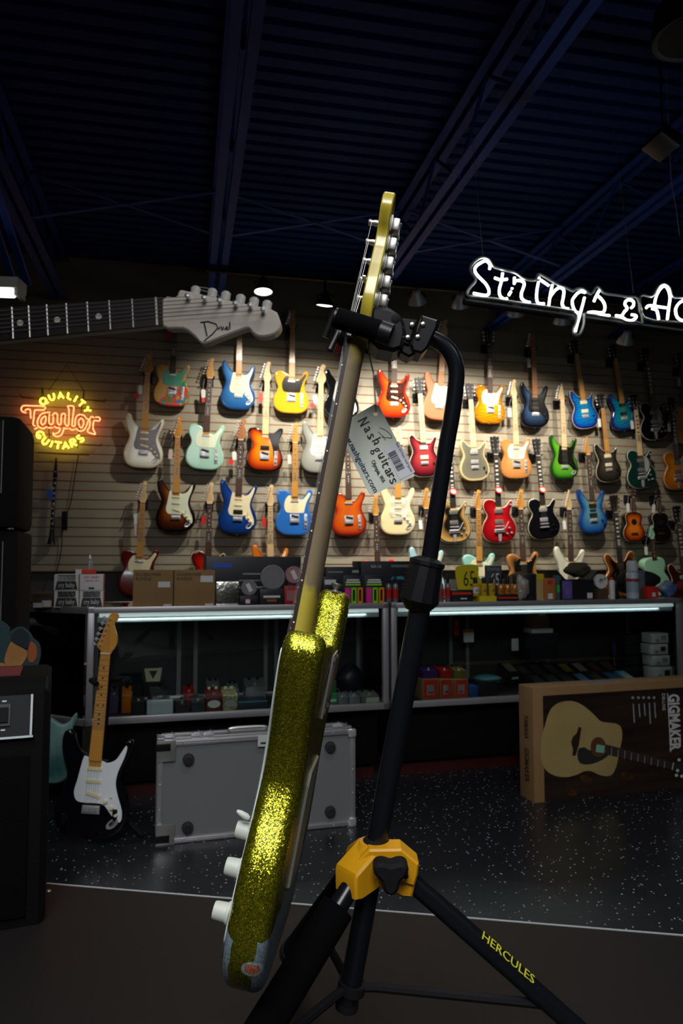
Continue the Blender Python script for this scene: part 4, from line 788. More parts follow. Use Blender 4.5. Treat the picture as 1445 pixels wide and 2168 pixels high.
# right of the guitar neck
item('effects_carton', 'box', 'long black carton lying behind the coloured packs, just right of the guitar', 690, 760, 1200, .30, .16, boxb, kids=[('p', .05, .5, .83, .86, greyt, 'small_print'), ('p', .78, .98, .82, .9, greyt)])
item('effects_carton', 'box', 'tall black carton with grey lettering GX-10 behind the coloured packs', 764, 882, 1188, .28, .18, boxb, kids=[('t', .17, .86, 'LEFT', .10, PAPER, 'GX-10', .33), ('p', .53, .98, .885, .90, greyt, 'small_print'), ('p', .53, .98, .85, .865, greyt, 'small_print'), ('p', .45, .8, .52, .56, mat('print_blue', H('#2a56c8')), 'picture'), ('p', .55, .75, .56, .60, mat('print_green', H('#3aa84a')), 'picture')])
item('small_carton', 'box', 'small dark carton with white label leaning by the guitar body', 684, 712, 1222, .2, .05, boxb, kids=[('p', .1, .95, .7, .9, PAPER)])
pkm = [mat('plastic_magenta', H('#d4288c'), .35), mat('plastic_lime', H('#7ac42a'), .35), mat('plastic_orange', H('#d9801c'), .35)]
for i, (x0, x1) in enumerate(((728, 768), (773, 813))):
    a = onC(x0, 1218, .015); b = onC(x1, 1218, .015); wd = b.x-a.x
    e = empty('string_winder_pack', MC @ T(((a.x+b.x)/2, .015, ZT_)), '%s of two hanging packs of pink, green and orange plastic tools on the counter' % ('left' if i == 0 else 'right'), 'pack', 'packs of coloured plastic tools')
    hh = a.z-ZT_
    MB().box((0, .012, hh*.5), (wd*1.02, .002, hh), bev=.0005).build('backing_card', boxb, e)
    MB().box((0, .0105, hh*.66), (wd*.8, .001, hh*.06)).build('printed_stripe', pkm[1], e, smooth=0)
    for q_ in range(2): MB().box((0, .0105, hh*(.75+.08*q_)), (wd*(.76-.1*q_), .001, hh*.05)).build('header_print', PAPER, e, smooth=0)
    for j, m_ in enumerate(pkm):
        x = (-.33+.33*j)*wd; mb = MB(); w_ = wd*.28; h_ = hh*.56
        mb.box((x-w_*.36, 0, h_/2), (w_*.26, .018, h_), bev=.002); mb.box((x+w_*.36, 0, h_/2), (w_*.26, .018, h_), bev=.002); mb.box((x, 0, h_*.93), (w_, .018, h_*.14), bev=.002); mb.box((x, 0, h_*.07), (w_, .018, h_*.14), bev=.002)
        if j == 0: mb.box((x, 0, h_/2), (w_, .016, h_), bev=.002)
        mb.build('plastic_tool', m_, e)
def bottle(px, yt, rpx, t, body, cap, label, group=None, tall=.62, zb=ZT_, text=None, yb=None, cate='bottle'):
    c = onC(px, yt, t); d = 3.9
    if yb: zb = onC(px, yb, t).z
    r_ = rpx/FP*d; h = c.z-zb
    e = empty('bottle' if cate == 'bottle' else 'spray_can', MC @ T((c.x, t, zb)), label, cate, group)
    MB().lathe([(r_*.9, 0), (r_, .004), (r_, h*tall), (r_*.8, h*(tall+.05)), (r_*.4, h*(tall+.09))], 16).build('bottle_body', body, e)
    MB().lathe([(r_*.55, h*(tall+.06)), (r_*.55, h*.93), (r_*.4, h), (.001, h)], 14).build('cap', cap, e)
    MB().lathe([(r_*1.02, h*tall*.25), (r_*1.02, h*tall*.8)], 16).build('paper_label', text[1] if text else body, e)
    if text and text[0]: textmesh('lettering', text[0], h*tall*.4, ink, e, T((0, -r_*1.06, h*tall*.5)), ext=.0003, xs=.8)
    return e
redl = mat('bottle_red', H('#a81e1a'), .3); clearb = mat('bottle_smoke', (.12, .11, .11), .15, coat=.5)
for i, (px, w_) in enumerate(((822, 'next to the right colour pack'), (836, 'half hidden by the stand clutch'), (932, 'right of the stand clutch'), (947, 'beside the black and red carton'))):
    bottle(px, 1217, 6, .03, clearb, blk, 'small black capped bottle with red label, '+w_, 'red labelled polish bottles', text=(None, redl))
item('small_carton', 'box', 'low black and red box between the red bottles and yellow stand', 956, 1001, 1249, .03, .07, boxb, kids=[('p', 0, .9, .6, .8, redp), ('p', .4, .7, .2, .3, PAPER)])
yel_ = mat('display_yellow', H('#c4b414'), .45); amb = mat('amber_liquid', H('#b8962a'), .15, coat=.6); oran = mat('orange_oil', H('#b06a1c'), .2, coat=.6)
a = onC(966, 1197, .09); b = onC(1022, 1265, .09)
e = empty('polish_display', MC @ T(((a.x+b.x)/2, .09, ZT_)), 'yellow and grey cardboard display stand printed 65 holding amber bottles', 'display stand')
hh = a.z-ZT_; wd = b.x-a.x
MB().prism(cat([(-wd*.35, hh), (wd*.3, hh), (wd*.34, hh*.7), (wd*.55, hh*.45), (wd*.6, 0), (-wd*.15, 0), (-wd*.42, hh*.25), (-wd*.55, hh*.85)], 3), 0, .004).build('yellow_board', yel_, e)
textmesh('lettering', '65', hh*.62, ink, e, T((-.005, -.001, hh*.60)), xs=.62)
MB().box((wd*.92, .004, hh*.5), (wd*.66, .004, hh), bev=.002).build('grey_board', mat('display_grey', H('#3f4142'), .5), e)
textmesh('lettering', '65', hh*.5, PAPER, e, T((wd*.98, .001, hh*.58)), xs=.62)
textmesh('lettering', 'Dunlop', hh*.13, greyt, e, T((wd*.93, .001, hh*.9)))
MB().box((wd*.62, -.055, hh*.07), (wd*1.0, .05, hh*.14), bev=.002).build('yellow_tray', yel_, e)
for px, s_ in ((1006, 'left'), (1023, 'middle'), (1040, 'right')):
    bottle(px, 1222, 7.5, .045, amb, blk, 'amber bottle in the yellow tray, %s of three' % s_, 'amber bottles in the yellow tray', zb=ZT_+hh*.14, text=('65', PAPER if s_ == 'left' else amb), tall=.6)
item('bottle_tray', 'tray', 'low black and red tray under the orange bottles', 1052, 1096, 1258, .0, .06, boxb, kids=[('p', .05, .95, .35, .6, redp)])
for px, s_ in ((1059, 'left'), (1073, 'middle'), (1088, 'right')): bottle(px, 1217, 7, .03, oran, blk, 'orange bottle with tall black cap, %s of three' % s_, 'orange bottles with black caps', zb=ZT_+.025, text=('65', oran), tall=.5)
def lump(name, cate, label, px, py, wpx, hpx, t, dep, mt, seed=1, amp=.25, base=True):
    random.seed(seed); c = onC(px, py, t); w_ = wpx/FP*3.9/2; h_ = hpx/FP*3.9/2
    bm = bmesh.new(); bmesh.ops.create_icosphere(bm, subdivisions=3, radius=1)
    ph = [random.uniform(0, 6) for _ in range(6)]
    for v in bm.verts:
        k = 1+amp*(math.sin(v.co.x*3+ph[0])*math.sin(v.co.z*4+ph[1])+.5*math.sin(v.co.x*8+ph[2])*math.cos(v.co.z*7+ph[3]))
        v.co = Vector((v.co.x*w_*k, v.co.y*dep/2*k, v.co.z*h_*k))
    me = bpy.data.meshes.new(name); bm.to_mesh(me); bm.free(); me.shade_smooth(); me.materials.append(mt)
    o = bpy.data.objects.new(name, me); C.objects.link(o); mnz = min(v.co.z for v in me.vertices)
    zc = c.z if not base else max(c.z, ZT_-mnz) if mnz+c.z > ZT_ else ZT_-mnz
    o.matrix_world = MC @ T((c.x, t, ZT_-mnz if base else c.z)); return tag(o, label, cate)
lump('cloth_bag', 'bag', 'crumpled dark cloth bag with tan top behind the orange bottles', 1095, 1215, 62, 60, .30, .14, mat('dark_cloth', H('#3a342c'), .9, noise=(6, H('#8a6a4c'))), 3, .2)
lump('plastic_bag', 'bag', 'crumpled translucent plastic bag standing beside the orange bottles', 1106, 1238, 30, 54, .02, .05, mat('clear_bag', H('#a8a8a4'), .2, noise=(20, H('#7a6a50'))), 5, .25)
item('small_carton', 'box', 'tall narrow black box between the plastic bag and tan pack', 1117, 1134, 1215, .05, .05, boxb)
item('small_carton', 'box', 'narrow cream box with yellow top beside the orange pack', 1135, 1150, 1215, .05, .05, mat('cream_card', H('#b09860'), .6), kids=[('p', 0, 1, .78, 1, yel_)])
item('snack_pouch', 'pack', 'orange brown paper pouch with red diamond mark on the counter', 1151, 1176, 1224, .04, .03, mat('pouch_orange', H('#a0622e'), .6), bev=.008, kids=[('p', .3, .7, .72, .9, redp, 'logo'), ('p', .3, .7, .05, .3, PAPER)])
item('small_carton', 'box', 'small blue and green box left of the open black box', 1177, 1188, 1218, .06, .04, mat('teal_card', H('#3e5a5e'), .6), kids=[('p', 0, 1, .3, .6, mat('print_green', H('#3aa84a')))])
bottle(1181, 1201, 5, .18, white, white, 'white plastic bottle tip behind the small teal box', text=(None, white))
# open box with flaps
a = onC(1188, 1228, .04); b = onC(1256, 1228, .04); wd = b.x-a.x; hh = a.z-ZT_
e = empty('open_carton', MC @ T(((a.x+b.x)/2, .12, ZT_)), 'open black carton with purple side and raised flaps on the counter', 'box')
mb = MB()
mb.box((0, -.08, hh/2), (wd, .003, hh)); mb.box((0, .08, hh/2), (wd, .003, hh)); mb.box((-wd/2, 0, hh/2), (.003, .16, hh)); mb.box((wd/2, 0, hh/2), (.003, .16, hh)); mb.box((0, 0, .002), (wd, .16, .003)); mb.build('carton_walls', boxb, e, smooth=0)
MB().box((-wd*.34, -.083, hh*.5), (wd*.3, .002, hh*.92)).build('purple_panel', mat('print_purple', H('#4a3a78'), .5, noise=(20, H('#6a5aa0'))), e, smooth=0)
MB().box((wd*.36, -.083, hh*.2), (wd*.16, .002, hh*.28)).build('barcode_label', PAPER, e, smooth=0)
for sx in (-1, 1): MB().box((sx*(wd/2+.02), -.02, hh+.02), (.075, .12, .003), T((0, 0, 0)) @ T((sx*(wd/2), 0, hh)) @ Matrix.Rotation(-sx*.8, 4, 'Y') @ T((-sx*wd/2, 0, -hh))).build('flap', mat('flap_inner', H('#5a5650'), .7), e, smooth=0)
lump('brown_cloth', 'cloth', 'brown cloth heaped over the open black carton', 1222, 1205, 62, 34, .13, .12, mat('brown_fabric', H('#4a4230'), .95), 8, .18, base=False)
a = onC(1272, 1231, .05); r_ = .042; e = empty('tape_roll', MC @ T((a.x, .06, a.z)), 'white cardboard ring of a tape roll standing beside the open carton', 'tape roll')
MB().lathe([(.016, -.012), (r_, -.012), (r_, .012), (.016, .012), (.016, -.012)], 26, Matrix.Rotation(PI/2, 4, 'X')).build('ring', boxw, e)
MB().lathe([(.007, .0125), (.007, .0135)], 12, Matrix.Rotation(PI/2, 4, 'X') @ T((.022, .016, 0))).build('sticker', mat('teal_dot', H('#1c8a7a'), .5), e)
MB().box((0, 0, (ZT_-a.z-r_)/2), (.07, .05, max(.006, a.z-r_-ZT_)), T((0, 0, 0))).build('carton_base', cardd, e, smooth=0)
bottle(1294, 1222, 6.5, .04, boxw, redp, 'small white bottle with red collar next to the tape roll', text=(None, boxw), tall=.8)
bottle(1302, 1215, 6, .10, blk, blk, 'small black bottle behind the white one beside the tape roll', text=(None, blk), tall=.7)
e = bottle(1337, 1187, 14, .06, mat('can_white', H('#a8b4bc'), .3), mat('can_cap', H('#b8bcc0'), .5), 'white spray can with pale cap standing on the right end of the counter', text=(None, mat('can_label', H('#8fa0ac'), .4)), tall=.66, cate='spray can')
for c_ in e.children:
    if c_.name.startswith('cap'): c_.scale = (1.7, 1.7, 1)
MB().lathe([(.0365, .10), (.0365, .118)], 18).build('label_band', mat('band_red', H('#8a2f24'), .5), e)
item('small_carton', 'box', 'blue grey carton right behind the white spray can', 1352, 1364, 1208, .10, .05, mat('bluegrey_card', H('#5a6672'), .6), kids=[('p', 0, 1, 0, .35, mat('green_grey', H('#2f4a44'), .6))])
item('small_carton', 'box', 'small red box with white dot right of the spray can', 1370, 1393, 1242, .05, .05, redp, kids=[('p', .4, .7, .15, .5, PAPER)])
lump('backpack', 'bag', 'large black bag lying at the back of the counter right of the spray can', 1347, 1225, 118, 70, .36, .2, mat('black_fabric', (.009, .009, .010), .9), 11, .16)
lump('black_pouch', 'bag', 'soft black pouch behind the spray can and tape roll', 1262, 1217, 40, 54, .30, .12, mat('black_fabric', (.009, .009, .010), .9), 12, .16)
lump('plastic_bag', 'bag', 'white and blue plastic bag at the right end of the counter', 1412, 1238, 44, 38, .12, .08, mat('bag_blue_white', H('#8a9298'), .3, noise=(9, H('#2a5a9a'))), 13, .2)
lump('red_bag', 'bag', 'dark red bag on the lower display case at the right edge', 1445, 1272, 34, 36, .30, .12, mat('red_fabric', H('#6a1216'), .8), 14, .12)
# ---- inside the cases
ZI = ZG+.024
def pedal(px0, px1, yt, t, mt, label, kn=2, group=None, faces=(), dep=.10, yb=None, zb=ZI):
    a = onC(px0, yt, t); b = onC(px1, yt, t); wd = b.x-a.x; h = max(a.z-zb, .03)
    e = empty('effects_pedal', MC @ T(((a.x+b.x)/2, t, zb)), label, 'effects pedal', group)
    MB().prism([(0, 0), (dep, 0), (dep, h), (.0, h*.72)], -wd/2, wd/2, Matrix.Rotation(PI/2, 4, 'Z') @ Matrix.Diagonal((1, -1, 1, 1)), bev=.002).build('enclosure', mt, e)
    for k in range(kn): MB().lathe([(.008, 0), (.007, .012), (.001, .013)], 10, T(((k-(kn-1)/2)*wd*.45, dep*.8, h*.95))).build('knob', cream if (px0 in (436, 472)) else blk, e)
    MB().lathe([(.006, 0), (.006, .01), (.001, .011)], 8, T((0, dep*.25, h*.78))).build('foot_switch', chrome, e)
    for f in faces:
        if f[0] == 'o': MB().lathe([(wd*.4, 0), (wd*.4, .001)], 20, T((0, -.001, h*.36)) @ Matrix.Rotation(PI/2, 4, 'X') @ Matrix.Diagonal((1, .6, 1, 1))).build('oval_label', f[1], e)
        else: MB().box(((f[1]+f[2]-1)*wd/2, -.002, (f[3]+f[4])*h/2), ((f[2]-f[1])*wd, .001, (f[4]-f[3])*h)).build('label', f[5], e, smooth=0)
    return e
silv = mat('pedal_silver', (.30, .31, .32), .35, .6)
o, wd, h, dp = item('amp_modeller', 'device', 'dark device with pale blue front panel in the left case', 317, 360, 1462, .09, .12, boxb, zb=ZI)
item('display_card', 'card', 'blank white card standing at the front glass of the left case', 311, 366, 1481, .035, .004, mat('card_pale', H('#a9b2b6'), .6), zb=ZI)
pedal(436, 470, 1463, .06, mat('pedal_burgundy', H('#5a1a1c'), .35), 'burgundy pedal with white oval label at the front glass', faces=[('o', PAPER)])
pedal(472, 503, 1462, .06, mat('pedal_zigzag', H('#b0a878'), .4, noise=(60, H('#3a4030'))), 'cream and green pedal with oval label beside the burgundy pedal', faces=[('o', greyt)])
pedal(405, 434, 1480, .05, mat('pedal_charcoal', H('#2a2e30'), .4), 'charcoal pedal left of the burgundy pedal', kn=1)
pedal(372, 400, 1486, .05, mat('pedal_plum', H('#2a2228'), .4), 'plum black pedal right of the white card', kn=1)
pedal(390, 412, 1458, .2, mat('pedal_red', H('#a01c1a'), .4), 'bright red pedal in the second row behind the plum pedal', kn=1)
pedal(258, 278, 1460, .14, mat('pedal_orange', H('#c86a14'), .4), 'orange pedal in the left case near the black guitar neck', kn=1)
pedal(232, 250, 1462, .14, mat('pedal_violet', H('#4a3e5c'), .4), 'violet pedal beside the black guitar neck', kn=1)
pedal(252, 300, 1432, .30, boxb, 'black pedal with ring emblem at the back of the left case', faces=[('p', .4, .6, .3, .5, greyt)])
pedal(280, 306, 1478, .07, mat('pedal_black', (.015, .015, .017), .4), 'black pedal left of the white card', kn=2)
pedal(440, 466, 1444, .26, silv, 'silver grey pedal in the back row behind the burgundy pedal')
pedal(484, 506, 1450, .2, mat('pedal_greyblue', H('#5a6a70'), .4), 'grey blue pedal behind the cream pedal')
pedal(520, 562, 1442, .24, silv, 'wide silver pedal in the back row left of the green guitar')
item('pedal_carton', 'box', 'long dark box with blue top at the front of the left case', 504, 566, 1484, .05, .13, mat('dark_blue_card', H('#1e2a34'), .5), zb=ZI, kids=[('p', 0, 1, .86, 1, mat('print_steel', H('#5a7a94'), .5))])
e = empty('triangle_sign', MC @ T((onC(324, 1428, .3).x, .30, ZI)), 'white display sign with dark triangle on a black stand in the left case', 'sign')
a = onC(324, 1415, .3); b = onC(324, 1443, .3)
MB().prism([(-.045, a.z-ZI), (.045, a.z-ZI), (.034, b.z-ZI), (-.034, b.z-ZI)], 0, .006).build('board', mat('sign_cream', H('#b8b496'), .5), e, smooth=0)
MB().prism([(-.022, a.z-ZI-.012), (.022, a.z-ZI-.012), (0, b.z-ZI+.014)], -.002, 0).build('triangle', ink, e, smooth=0)
MB().box((0, .03, (b.z-ZI)/2), (.05, .05, b.z-ZI)).build('stand', boxb, e, smooth=0)
for i, (x0, x1, yt, cl, nm) in enumerate(((716, 737, 1470, silv, 'leftmost'), (740, 762, 1470, silv, 'middle'), (765, 803, 1469, mat('pedal_pewter', H('#5a5c58'), .5), 'widest, cream labelled'))):
    pedal(x0, x1, yt, .05, cl, 'grey pedal right of the green box, %s of three' % nm, faces=[('p', .25, .95, .1, .6, mat('label_cream', H('#b8b8a0'), .5))] if i == 2 else (), group='grey pedals by the case post')
grn = mat('green_card', H('#1c8a4a'), .5)
item('pedal_carton', 'box', 'bright green box beside the guitar body in the left case, lower of two', 688, 714, 1467, .05, .08, grn, zb=ZI, kids=[('p', .2, .9, .3, .5, PAPER)])
item('pedal_carton', 'box', 'green box stacked on the lower green box in the left case', 686, 711, 1442, .06, .08, mat('green_card_dark', H('#14703c'), .5), yb=1466)
lump('speaker_pod', 'device', 'dark round device with teal stripe in the left case near the post', 740, 1430, 60, 70, .27, .14, mat('pod_black', (.012, .012, .02), .4), 21, .05).location.z = ZI+.09
# wing
def witem(name, cate, label, px0, px1, yt, t, dep, mt, yb, kids=()):
    return item(name, cate, label, px0, px1, yt, t, dep, mt, yb=yb, kids=kids)
witem('pedal_carton', 'box', 'red box in the angled corner case, on the white one', 142, 181, 1456, .17, .09, mat('red_card', H('#8e1616')), 1473)
witem('pedal_carton', 'box', 'white box with two dark knobs in the angled corner case', 136, 180, 1474, .16, .10, mat('grey_card', H('#7d8280'), .5), 1496, [('p', .35, .5, .1, .5, ink, 'picture'), ('p', .58, .8, .1, .5, ink, 'picture')])
witem('pedal_carton', 'box', 'black box at the bottom of the angled corner case', 136, 181, 1497, .15, .10, boxb, 1515)
witem('pedal_carton', 'box', 'small white box with red spot in the angled corner case', 108, 134, 1500, .19, .06, boxw, 1514, [('p', .7, .85, .3, .7, redp, 'spot')])
witem('pedal_carton', 'box', 'tan carton near the top of the stack in the angled corner case', 153, 182, 1408, .20, .08, cardd, 1440)
witem('pedal_carton', 'box', 'dark carton under the tan carton in the angled corner case', 150, 182, 1440.5, .20, .08, boxb, 1456)
# right case
for i, (x0, x1) in enumerate(((893, 928), (930, 958), (960, 990))):
    nm = ['left', 'middle', 'right'][i]
    item('pedal_carton', 'box', 'brown carton with red and white label, %s of three by the pole' % nm, x0, x1, 1438, .06, .13, card, zb=ZI, group='brown cartons with red labels', kids=[('p', .10, .92, .08, .96, redp), ('p', .28, .74, .25, .72, PAPER), ('p', .34, .68, .30, .40, ink, 'barcode')])
    c_ = [mat('pedal_purple', H('#3c2460'), .35), mat('pedal_red', H('#a01c1a')), mat('pedal_olive', H('#6a5f34'), .4)][i]
    pedal(x0+2, x1-3, 1414, .08, c_, '%s pedal standing on the %s brown carton' % (['purple', 'red', 'olive'][i], nm), zb=onC(x0, 1437.5, .06).z)
item('pedal_carton', 'box', 'flat blue box right of the red labelled cartons', 992, 1012, 1452, .07, .1, mat('blue_card', H('#1c4a8a'), .5), zb=ZI)
lump('teal_dish', 'tray', 'teal plastic dish on dark items in the right case', 1030, 1436, 64, 16, .12, .14, mat('teal_plastic', H('#2a5c66'), .4), 22, .04, base=False)
item('pedal_carton', 'box', 'low dark box under the teal dish', 1013, 1052, 1443, .06, .14, boxb, zb=ZI)
cols = [('#1c1a18', '#6a6450'), ('#16181c', '#3c3234'), ('#141416', '#2c2e30'), ('#181818', '#343436'), ('#1c1c14', '#6a6424'), ('#181816', '#7a766a'), ('#181418', '#5a2c30'), ('#1a1616', '#5a3a3c')]
for i in range(8):
    xb = 1072+i*30.5
    a = onC(xb, 1406-i*1.5, .26); s_ = a.x
    hz = ZI+.055 if i else ZI+.075
    M = MC @ T((s_+.035, .34, ZI+.035)) @ Matrix.Rotation(.12, 4, 'Z')
    o = MB().box((0, 0, hz-ZI-.02), (.072, .125, .04+.03), Matrix.Rotation(.42, 4, 'X'), bev=.002).build('pedal_carton', boxb, None, M)
    tag(o, '%s flat pedal box from the left in the back row of the right case' % ['first', 'second', 'third', 'fourth', 'fifth', 'sixth', 'seventh', 'eighth'][i], 'box', 'back row of flat pedal boxes')
    MB().box((0, .0, .036), (.058, .09, .0012), Matrix.Rotation(.42, 4, 'X') @ T((0, 0, hz-ZI-.02))).build('picture', mat('pic%d' % i, H(cols[i][1]), .5), o, smooth=0)
    if i in (0, 1, 5, 7): MB().box((.01, -.0635, .0), (.045, .001, .014), Matrix.Rotation(.42, 4, 'X') @ T((0, 0, hz-ZI-.02))).build('price_label', PAPER, o, smooth=0)
cf = ['#202428', '#1a2c28', '#14161c', '#3c5a72', '#2c2a2c', '#1c4a72', '#2a8aa0']
for i in range(7):
    xb = 1132+i*31.5; a = onC(xb, 1440-i*1.6, .10)
    M = MC @ T((a.x+.035, .155, ZI+.012)) @ Matrix.Rotation(.14, 4, 'Z')
    mt_ = boxb if i < 6 else mat('turquoise_card', H('#1c7a94'), .5)
    o = MB().box((0, 0, .033), (.074, .125, .05), Matrix.Rotation(.36, 4, 'X'), bev=.002).build('pedal_carton', mt_, None, M)
    tag(o, '%s flat pedal box from the left in the front row of the right case' % ['first', 'second', 'third', 'fourth', 'fifth', 'sixth', 'seventh, turquoise'][i], 'box', 'front row of flat pedal boxes')
    MB().box((0, 0, .0595), (.058, .09, .0012), Matrix.Rotation(.36, 4, 'X')).build('picture', mat('picf%d' % i, H(cf[i]) if i < 6 else H('#8a9698'), .5), o, smooth=0)
    MB().box((-.01, -.0635, .03), (.03, .001, .012), Matrix.Rotation(.36, 4, 'X')).build('price_label', PAPER if i in (1, 2, 5) else greyt, o, smooth=0)
for i, (y0, y1) in enumerate(((1341, 1362), (1364, 1386), (1388, 1410), (1412, 1440))):
    item('white_carton', 'box', 'white box at the right post of the case, %s in its stack' % ['topmost', 'second from top', 'third from top', 'lowest'][i], (1380, 1378, 1382, 1384)[i], (1414, 1413, 1417, 1423)[i], y0, .10, .1, boxw, yb=y1, group='stack of white boxes', kids=[('p', .55, .85, .3, .75, ink if i in (1, 3) else greyt, 'picture'), ('p', .2, .42, .1, .4, greyt, 'small_print')])
for i in range(4):
    item('dark_carton', 'box', 'black box in the dark stack beside the white boxes, %s' % ['topmost', 'second from top', 'third from top', 'lowest'][i], 1322, 1374, 1345+i*22, .22, .1, boxb, yb=1366+i*22, group='dark stack of boxes')
a = onC(1306, 1352, .33); e = empty('display_cone', MC @ T((a.x, .33, ZI)), 'white cardboard cone with purple top at the back of the right case', 'display'); hh = a.z-ZI
MB().lathe([(.02, 0), (.028, hh*.55)], 14).build('white_cone', mat('cone_white', H('#8c8c86'), .6), e)
MB().lathe([(.028, hh*.55), (.038, hh*.8), (.01, hh)], 14).build('purple_top', mat('cone_purple', H('#5a3a80'), .5), e)
item('hanging_carton', 'box', 'brown carton with white label on the shelf at the back of the right case', 1125, 1162, 1292, .33, .08, card, yb=1330, kids=[('p', .4, .75, .7, .88, PAPER)])
item('paper_stack', 'paper', 'white paper stack under the brown carton at the back of the right case', 1125, 1170, 1331, .32, .1, boxw, yb=1341)
item('glass_shelf', 'shelf', 'dark shelf box at the back of the right case holding the brown carton', 1120, 1180, 1341.5, .30, .14, boxb, yb=1398)
item('hang_tag_board', 'tag', 'orange hang tag with white label at the back of the right case', 980, 1003, 1332, .38, .01, mat('tag_orange', H('#a8682a'), .6), yb=1360, kids=[('p', .05, .95, 0, .75, PAPER)])
item('red_strap', 'strap', 'short red strap hanging at the back of the right case', 961, 971, 1312, .38, .01, redp, yb=1346)
item('hang_tag_board', 'tag', 'slim white tag hanging at the back of the right case', 1083, 1097, 1352, .38, .01, PAPER, yb=1378)
# ------------------------------------------------------------------ flight case on the floor
fa = onZ(330, 1790, 0); fb = onZ(752, 1747, 0); dx = (fb-fa); W_ = dx.length; H_ = .415; D_ = .15
xx = dx.normalized(); yx = Vector((0, 0, 1)).cross(xx)
fc = empty('flight_case', frame(fa, xx, yx, Vector((0, 0, 1))), 'grey flight case with aluminium edges and round black feet, standing on the floor', 'case')
lam = mat('grey_laminate', H('#707373'), .5, bump=(200, .15)); ftm = mat('rubber_foot', (.02, .02, .021), .6)
MB().box((W_/2, D_/2, H_/2), (W_-.012, D_-.01, H_-.012)).build('panel', lam, fc, smooth=0)
mb = MB(); a = .024
for zz in (a/2, H_-a/2):
    for yy in (a/2, D_*.45, D_-a/2): mb.box((W_/2, yy-.002, zz), (W_, a if yy != D_*.45 else .03, a), bev=.003); 
    mb.box((W_/2, -.004, zz-.004), (W_, .006, .005)); mb.box((W_/2, -.004, zz+.005), (W_, .006, .004))
for xc in (a/2, W_-a/2):
    for yy in (a/2, D_-a/2): mb.box((xc, yy-.002, H_/2), (a, a, H_), bev=.003)
mb.build('edge_extrusion', alu, fc)
for x, z_ in ((.125, .335), (.125, .06), (W_-.115, .345), (W_-.115, .07)):
    MB().lathe([(.024, 0), (.022, .014), (.010, .016), (.008, .011), (.001, .011)], 22, T((x, -.001, z_)) @ Matrix.Rotation(PI/2, 4, 'X')).build('foot', ftm, fc)
for x in (0, W_):
    for z_ in (0, H_):
        s_ = 1 if x == 0 else -1; v_ = 1 if z_ == 0 else -1
        if x == 0:
            MB().box((.035, -.007, z_+v_*.04), (.075, .004, .085), bev=.002).build('corner_plate', nickel, fc)
            MB().box((.022, -.009, z_+v_*.024), (.06, .006, .03), bev=.004).build('castor_wheel', blk, fc)
        else:
            MB().box((W_-.016, -.003, z_+v_*.016), (.036, .02, .036), bev=.009).build('corner_plate', chrome, fc)
for i in range(5): MB().lathe([(.005, 0), (.003, .003)], 8, T((W_*(.12+.19*i), -.006, H_-.012)) @ Matrix.Rotation(PI/2, 4, 'X')).build('rivet', chrome, fc)
for i in range(5): MB().lathe([(.005, 0), (.003, .003)], 8, T((W_*(.12+.19*i), -.006, .012)) @ Matrix.Rotation(PI/2, 4, 'X')).build('rivet', chrome, fc)
for x in (.012, W_-.012):
    for z_ in (.14, .24): MB().lathe([(.005, 0), (.003, .003)], 8, T((x, -.004, z_)) @ Matrix.Rotation(PI/2, 4, 'X')).build('rivet', chrome, fc)
for x in (.05, .16, .21, .50, .78): 
    mb = MB(); mb.box((x, D_*.45, H_+.006), (.045, .05, .012), bev=.003); mb.tube([(x-.012, D_*.3, H_+.014), (x+.012, D_*.3, H_+.014), (x+.012, D_*.6, H_+.014)], .003, 6); mb.build('latch', chrome, fc)
MB().tube(cat([(.30, .06, H_+.006), (.31, .06, H_+.022), (.45, .06, H_+.022), (.46, .06, H_+.006)], 4, False), .006, 7).build('handle', nickel, fc)
tg = MB().box((0, 0, 0), (.056, .001, .048)).build('price_tag', PAPER, None, T(fc.matrix_world @ Vector((.44, -.014, H_-.022))) @ Matrix.Rotation(-.06, 4, 'Z'), smooth=0)
tag(tg, 'white price tag hanging over the top edge of the grey flight case', 'tag'); MB().box((0, -.001, -.010), (.034, .0008, .008)).build('small_print', ink, tg, smooth=0)
# ------------------------------------------------------------------ acoustic guitar carton
ga = onZ(1131, 1701, 0); gb_ = onZ(1085, 1687, 0); 
ang = YAW*-1+math.radians(17); xx = Vector((math.cos(ang), math.sin(ang), 0)); yx = Vector((-math.sin(ang), math.cos(ang), 0))
gH = (1701-1466)/FP*(ga-CAM).dot(Fh); gW = 1.10; gD = .13
gx = empty('guitar_carton', frame(ga, xx, yx, Vector((0, 0, 1))), 'large brown carton with a picture of an acoustic guitar, printed Gigmaker, standing on the floor', 'box')
MB().box((gW/2, gD/2, gH/2), (gW, gD, gH), bev=.003).build('carton', mat('kraft_box', H('#8f6e47'), .75, noise=(5, H('#866640'))), gx)
pic = mat('dark_plank_print', H('#211a17'), .35, noise=(3, H('#3a2a20'), (.5, 1, 5)))
MB().box((.055+(gW-.055)/2, -.0008, (gH-.04)/2+.0), (gW-.055, .0012, gH-.04)).build('printed_panel', pic, gx, smooth=0)
gf_ = lambda x, y: (onP(x, y, ga, yx)-ga)
def GP(pts): return [((v.dot(xx)), v.z) for v in (gf_(x, y) for x, y in pts)]
cr = lambda pts: [(1040+x/3.568, 1420+y/3.568) for x, y in pts]
gbody = GP(cat(cr([(580,228),(500,245),(440,300),(405,400),(375,520),(370,650),(400,740),(470,790),(560,803),(640,785),(700,758),(750,758),(810,785),(870,796),(915,775),(945,700),(965,600),(984,500),(975,430),(940,400),(880,392),(820,380),(770,330),(700,270),(640,238)]), 3))
MB().prism(gbody, -.0025, -.0014).build('printed_guitar_body', mat('print_spruce', H('#a99360'), .45, noise=(4, H('#9c8752'))), gx, smooth=0)
